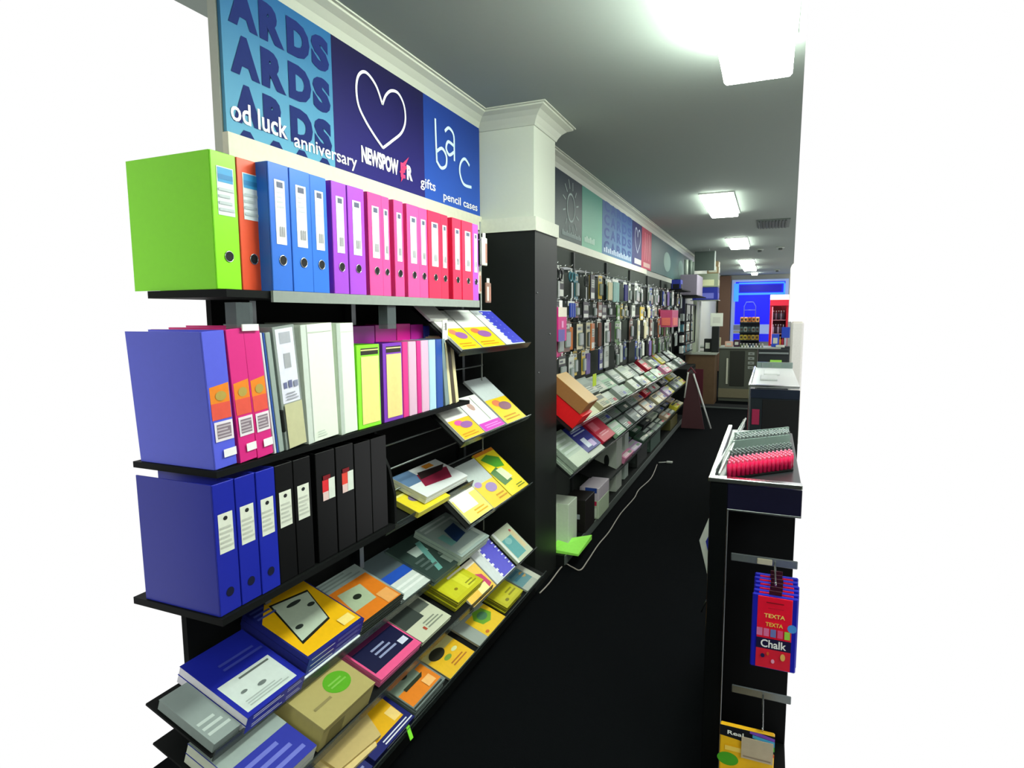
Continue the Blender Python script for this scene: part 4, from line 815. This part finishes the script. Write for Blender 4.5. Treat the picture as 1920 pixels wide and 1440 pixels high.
for r_ in range(4):
    for k in range(6):
        cn = fc.choice(['charcoal', 'grey', 'black', 'silver', 'brown', 'white', 'teal'])
        m = MB(); m.cbox(0, .05, 0, .15, 0, .11, .006, M(PACKC[cn], .5)); m.box(.0502, .052, .03, .12, .03, .08, M('#8c948c', .5))
        tag(m.build('packet', None, Matrix.Translation((-1.24, 9.32+k*.2, .93+r_*.16))), f'{cn} packet on the dark far rack, shelf {["one","two","three","four"][r_]} up, {ORD[k]} along', 'packet', 'packets on the dark far rack')
# filler rack shelves under those packets
rk = simple('shelf_rack', 'black shelf rack at the far end of the long wall', 'rack', [('back', [(-.1, -.08, 0, 1.25, -.9, .86)], blk())]+[('shelf', [(-.08, .06, 0, 1.25, z-.015, z-.002)], blk()) for z in (0, .16, .32, .48)]+[('top_shelf', [(-.08, .25, 0, 1.25, .845, .86)], blk())], (-1.24, 9.3, .93))
simple('dark_cabinet', 'low black cabinet under the far rack', 'cabinet', [('body', [(-.075, .13, 0, 1.1, 0, .7)], blk()), ('door', [(.13, .14, .1, 1.0, .05, .65)], M('#24201f', .5))], (-1.24, 9.3, 0))
m = MB(); m.cbox(0, .02, 0, .4, 0, .17, .003, M('#b04868', .4)); o = MB(); 
for (nme, lb, ct, x, y, z, sx, sy, sz, col, extra) in (
   ('box', 'pink and red box hanging on the far pegboard', 'box', -1.19, 7.25, 1.36, .14, .5, .2, '#b8466c', '#d86c60'),
   ('box', 'large mauve grey carton on the top of the far shelves', 'box', -1.25, 9.35, 1.792, .24, .8, .30, '#8c8494', None),
   ('box', 'small blue and black box left of the mauve carton', 'box', -1.25, 8.5, 1.846, .12, .2, .13, '#3a48b8', '#15181c'),
   ('box', 'clear green grey tub on top of the far shelves', 'box', -1.22, 10.65, 1.96, .4, .35, .22, '#94a088', '#d8dcb0'),
   ('box', 'deep blue carton below the green grey tub', 'box', -1.22, 10.65, 1.75, .4, .35, .205, '#1f2c94', '#6a70c8'),
   ('box', 'tan carton on top of the green grey tub', 'box', -1.0, 10.68, 2.182, .18, .3, .2, '#a08c68', '#d8dcc8')):
    simple(nme, lb, ct, [('carton', [(0, sx, 0, sy, 0, sz)], M(col, .5))]+([('label', [(sx*.15, sx*.85, -.006, -.001, sz*.1, sz*.55), (sx+.001, sx+.006, sy*.1, sy*.8, sz*.1, sz*.55)], M(extra, .5))] if extra else []), (x, y, z), 'cartons at the far end')
for k in range(5):
    m = MB(); m.tube([(0,0,0),(0,0,.22)], .028, M(['#a8b4a8','#6c7a70','#c0c8bc','#58645c','#98a498'][k], .5), 10)
    tag(m.build('paper_roll', None, Matrix.Translation((-1.18+.045*(k % 2), 9.42+k*.14, 2.094))), ['leftmost pale', 'second, darker', 'middle whitish', 'fourth, dark grey', 'rightmost grey'][k]+' paper roll standing on the mauve carton', 'paper roll', 'rolls on the mauve carton')
simple('hanging_sign', 'dark tilted board hanging from the ceiling above the far cartons', 'sign', [('board', [(0, .3, 0, .02, 0, .3)], M('#3c4642', .5)), ('frame', [(.3, .32, 0, .02, 0, .3)], M('#b8c0bc', .4)), ('hanger', [(.1, .104, .008, .012, .3, .34), (.22, .224, .008, .012, .3, .34)], steel())], (-1.15, 10.2, 2.2))
# A-frame sign
o = empty('folding_sign', 'dark maroon folding floor sign with a white leg beside the far shelves', 'sign', Matrix.Translation((-.89, 8.3, 0)))
m = MB(); m.hexa([(-.16,-.02,0),(.14,-.02,0),(.14,.0,0),(-.16,.0,0),(-.12,.15,.72),(-.02,.15,.72),(-.02,.17,.72),(-.12,.17,.72)], M('#3a1018', .5)); m.build('board', o)
m = MB(); m.tube([(-.03,.1,.72),(.22,.0,.01)], .012, M('#c8ccc8', .4), 8); m.tube([(-.10,.1,.74),(-.13,.02,.4)], .010, M('#b8bcb4', .4), 8); m.build('leg', o)
m = MB(); m.tube([(-.12,.16,.72),(-.07,.16,.8),(-.01,.16,.72)], .01, M('#6c1c30', .5), 8); m.build('handle', o)
# counters
WOOD = M('#5a4630', .5, noise=.2, scale=14)
o = empty('counter', 'wooden sided service counter at the far left with a pale top', 'counter', Matrix.Translation((-1.3, 10.6, 0)))
b = MB(); b.cbox(0, .48, 0, .5, 0, .84, .004, WOOD); b.build('carcass', o)
b = MB(); b.cbox(-.02, .5, -.03, .55, .84, .875, .004, M('#9aa094', .4)); b.build('worktop', o)
b = MB(); b.cbox(.02, .3, -.012, -.001, .02, .6, .004, M('#4a1420', .5)); lab(b.build('poster', o), 'dark red poster')
o = empty('counter', 'olive grey shop counter with a dark door in the middle distance', 'counter', Matrix.Translation((-.80, 11.2, 0)))
b = MB(); b.cbox(0, .62, 0, .6, .0, .92, .004, M('#4a4f44', .5)); b.build('carcass', o)
b = MB(); b.cbox(-.45, .98, -.03, .65, .92, .945, .004, M('#98a096', .4)); b.build('worktop', o)
b = MB(); b.cbox(.18, .42, -.012, -.001, .27, .88, .003, M('#23261f', .5)); b.build('door', o)
b = MB(); b.cbox(.12, .15, -.02, -.002, .3, .75, .003, M('#b8bca8', .4)); b.build('door_trim', o)
for z in (.86, .78, .70, .62):
    b = MB(); b.cbox(.47, .57, -.012, -.001, z-.05, z, .003, M('#8c948c', .4)); d = b.build('drawer', o)
    b = MB(); b.cbox(.5, .54, -.016, -.013, z-.03, z-.02, .001, M('#1c1f1c', .4)); b.build('handle', d)
b = MB(); b.cbox(.0, .55, -.02, -.002, .06, .22, .003, M('#6e6a52', .6)); b.build('plinth', o)
o = empty('counter', 'black counter front carrying a bright green notice', 'counter', Matrix.Translation((-.16, 11.15, 0)))
b = MB(); b.cbox(0, .46, 0, .03, .0, .918, .004, M('#23292b', .4)); b.build('front_panel', o)
b = MB(); b.cbox(0, .46, -.03, -.002, .84, .87, .003, M('#7c8684', .4)); b.build('rail', o)
b = MB(); b.cbox(.18, .36, -.012, -.001, .60, .74, .002, M('#a4e858', .5)); lab(b.build('notice', o), 'bright green notice')
m = MB(); m.box(-.55, .55, -.3, .12, 0, .012, M('#15181a', .8)); m.box(-.55, .55, -.34, -.3, 0, .016, M('#4c5450', .4)); tag(m.build('floor_mat', None, Matrix.Translation((-.55, 10.6, .002))), 'dark mat with a pale metal edge strip before the far counter', 'mat')
def clutter(label, x, y, z, sx, sy, sz, col, nm='desk_box', cat='box'):
    m = MB(); m.cbox(0, sx, 0, sy, 0, sz, .004, M(col, .5)); m.box(sx*.2, sx*.8, -.002, 0, sz*.25, sz*.7, M('#c8ccc0', .5)); return tag(m.build(nm, None, Matrix.Translation((x, y, z))), label, cat)
clutter('white display screen on a stand above the far left counter', -.93, 10.75, 1.31, .2, .03, .22, '#d8ded0', 'screen', 'screen')
m = MB(); m.cbox(0, .12, 0, .1, 0, .432, .01, M('#161a19', .5)); tag(m.build('screen_stand', None, Matrix.Translation((-.9, 10.73, .876))), 'black pedestal under the white screen', 'stand')
clutter('dark printer on the far left counter', -1.03, 10.86, .876, .12, .2, .22, '#161a1a', 'printer', 'printer')
clutter('pink tin on the counter near the blue window', -.72, 11.3, .946, .13, .1, .09, '#dcb09c', 'tin', 'tin')
clutter('maroon box beside the pink tin', -.58, 11.35, .946, .1, .1, .12, '#3c1a38')
clutter('cream card box on the far left counter edge', -.86, 11.25, .946, .07, .1, .16, '#b8b48c')
clutter('red brown jar box standing by the cream card box', -.95, 11.25, .946, .05, .1, .14, '#7c4438')
for k, c in enumerate(['#4c5a3c', '#8c9478', '#b0b49c', '#384458', '#6c7c88', '#9c8c80', '#54604c', '#a8a8a0']):
    m = MB(); m.tube([(0,0,0),(0,0,.05)], .016, M(c, .4), 10); m.tube([(0,0,.05),(0,0,.065)], .009, M('#d0d0c8', .4), 8)
    tag(m.build('small_jar', None, Matrix.Translation((-.46+k*.05, 11.25+.01*(k % 2), .946))), f'{ORD[k]} small jar from the left in the row on the far counter', 'jar', 'jars on the far counter')
clutter('white paper pad on the right end of the far counter', .1, 11.3, .946, .14, .15, .035, '#d4d8c8', 'paper_pad', 'paper pad')
clutter('blue box on the right end of the far counter', .03, 11.5, .946, .12, .12, .22, '#2c4ec8')
# back of the shop: brown pier, blue lit window, snack stand, drinks fridge
m = MB(); m.box(-1.30, -1.0, 17.2, 17.44, 0, 2.52, M('#6e5444', .6)); struct(m.build('wall_pier'))
o = empty('window_1', 'large window glowing blue at the back of the shop', 'window', Matrix.Translation((-.98, 17.3, .80))); del o['category']; o['kind'] = 'structure'
b = MB(); b.cbox(0, 1.38, .0, .06, 0, 1.62, .01, M('#8fa4d8', .4, emit=.35)); b.build('frame', o)
LB = M('#3a8cf8', .4, emit=.9); DB = M('#1418f0', .4, emit=.8)
b = MB(); b.box(.10, 1.30, -.012, -.001, .45, 1.56, DB); b.build('pane', o)
b = MB(); b.box(.06, .18, -.02, -.013, 1.05, 1.52, LB); b.box(.18, 1.28, -.02, -.013, 1.22, 1.27, LB); b.box(.18, 1.28, -.02, -.013, 1.50, 1.54, LB); b.box(1.26, 1.30, -.02, -.013, 1.2, 1.5, LB); b.build('light_bar', o)
b = MB(); b.box(.20, 1.22, -.024, -.014, 1.29, 1.48, M('#1a14b0', .4, emit=.5)); b.build('banner', o)
b = MB(); b.box(.08, .48, -.02, -.013, .30, .43, M('#7c8498', .5)); b.box(.08, .48, -.02, -.013, .22, .28, M('#a8a89c', .5)); b.build('sill_panel', o)
b = MB(); b.box(.08, 1.3, -.02, -.013, .0, .2, M('#1c20d0', .4, emit=.6)); b.build('lower_pane', o)
o = empty('snack_stand', 'black snack stand with a wire arch before the blue window', 'stand', Matrix.Translation((-.40, 14.0, 0)))
b = MB(); b.cbox(-.24, .22, 0, .3, .0, .90, .01, M('#1c2426', .5)); b.build('base', o)
for z in (1.0, 1.17, 1.38):
    b = MB(); b.cbox(-.21, .19, 0, .28, z-.06, z-.04, .004, M('#20282c', .4)); b.build('shelf', o)
b = MB(); b.cbox(-.21, .19, .26, .28, .90, 1.45, .004, M('#2a3848', .4)); b.build('back', o)
b = MB(); b.tube([(-.13,.1,1.45),(-.13,.1,1.68),(-.09,.1,1.77),(.05,.1,1.77),(.10,.1,1.68),(.10,.1,1.45)], .008, M('#6c80b8', .3), 6); b.tube([(-.13,.1,1.6),(.10,.1,1.6)], .007, M('#6c80b8', .3), 6); b.build('arch', o)
for r_, (z, cc) in enumerate(((.962, ['#b8a83c', '#c8b850', '#a88c30', '#d0b860', '#b89c40']), (1.132, ['#4c6468', '#8c9c98', '#3c5458', '#7c8c8c', '#5a7074']), (1.342, ['#d89858', '#e0a868', '#b86c3c', '#d88c4c', '#e4b070']))):
    for k, c in enumerate(cc):
        m = MB(); m.cbox(0, .07, 0, .12, 0, .11, .012, M(c, .5)); m.box(.015, .055, -.0015, 0, .03, .08, M('#3c3028', .5))
        tag(m.build('snack_bag', None, Matrix.Translation((-.60+k*.078, 14.04, z))), f'{["yellow","grey","orange"][r_]} snack bag, {ORD[k]} from the left on the {["lowest","middle","top"][r_]} stand shelf', 'snack bag', 'snack bags on the stand')
o = empty('drinks_fridge', 'red drinks fridge with a glowing header left of the white column', 'fridge', Matrix.Translation((-.02, 13.6, 0)))
b = MB(); b.cbox(0, .04, 0, .5, 0, 1.9, .005, M('#c0182c', .4)); b.cbox(.31, .35, 0, .5, 0, 1.9, .005, M('#c0182c', .4)); b.cbox(.04, .31, .44, .5, 0, 1.9, .005, M('#7c2030', .4)); b.cbox(.04, .31, 0, .44, 0, .85, .005, M('#a0182c', .4)); b.build('cabinet', o)
b = MB(); b.cbox(.0, .35, -.02, .0, 1.80, 1.9, .005, M('#ffd8c0', .4, emit=1.6)); lab(b.build('header', o), 'glowing white header')
b = MB(); b.cbox(.0, .35, -.02, .0, 1.68, 1.80, .005, M('#d82840', .4, emit=.25)); b.build('fascia', o)
for z in (.85, 1.10, 1.38):
    b = MB(); b.cbox(.041, .309, .02, .43, z, z+.015, .002, M('#b07880', .4)); b.build('shelf', o)
b = MB(); b.cbox(.045, .06, -.015, -.002, .9, 1.66, .003, M('#ff8ca0', .4, emit=1.1)); b.build('light_strip', o)
for r_, (z, cc) in enumerate(((.866, ['#e86c80', '#f08c60', '#d84c64', '#e0a040', '#c8405c']), (1.116, ['#c8b8d0', '#3c3040', '#a89cb0', '#4c3c4c', '#b8b0c0']), (1.396, ['#3c3844', '#806c80', '#30303c', '#8c8090', '#3c3440']))):
    for k, c in enumerate(cc):
        m = MB(); m.tube([(0,0,0),(0,0,.13),(0,0,.131)], .021, M(c, .25), 10); m.tube([(0,0,.131),(0,0,.17)], .009, M(c, .25), 8); m.tube([(0,0,.17),(0,0,.182)], .011, M('#e0e0e0', .4), 8)
        tag(m.build('drink_bottle', None, Matrix.Translation((.055+k*.048, 13.68, z))), f'drink bottle on the {["lowest","middle","top"][r_]} fridge shelf, {ORD[k]} from the left', 'bottle', 'bottles in the drinks fridge')
o = empty('counter_screen', 'small blue screen on the fridge side of the counter', 'screen', Matrix.Translation((.2, 12.4, .95)))
b = MB(); b.cbox(0, .14, 0, .02, .12, .32, .004, M('#2448c0', .4)); b.build('panel', o); b = MB(); b.cbox(.05, .09, .02, .05, -.03, .12, .004, M('#c0c8d0', .4)); b.build('stand', o)
b = MB(); b.cbox(-.02, .16, -.1, .2, -.95, -.035, .004, M('#2a3032', .4)); b.build('cabinet', o)
o = empty('white_column', 'white round topped column at the right edge of the photo', 'column', Matrix.Translation((.19, 7.6, 0)))
b = MB(); b.cbox(.03, .16, 0, .2, 0, 1.42, .02, M('#e8e6e0', .5)); b.build('shaft', o)
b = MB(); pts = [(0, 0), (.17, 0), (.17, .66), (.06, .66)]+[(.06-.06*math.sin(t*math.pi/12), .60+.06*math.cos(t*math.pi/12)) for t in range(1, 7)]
b.prism(pts, -.2, 0, M('#fbf6ee', .4, emit=.35)); ob = b.build('head_added_glow', o); ob.matrix_local = Matrix.Translation((0, 0, 1.42)) @ Matrix(((1,0,0,0),(0,0,-1,0),(0,1,0,0),(0,0,0,1)))  # glow added to make the plain white head read bright
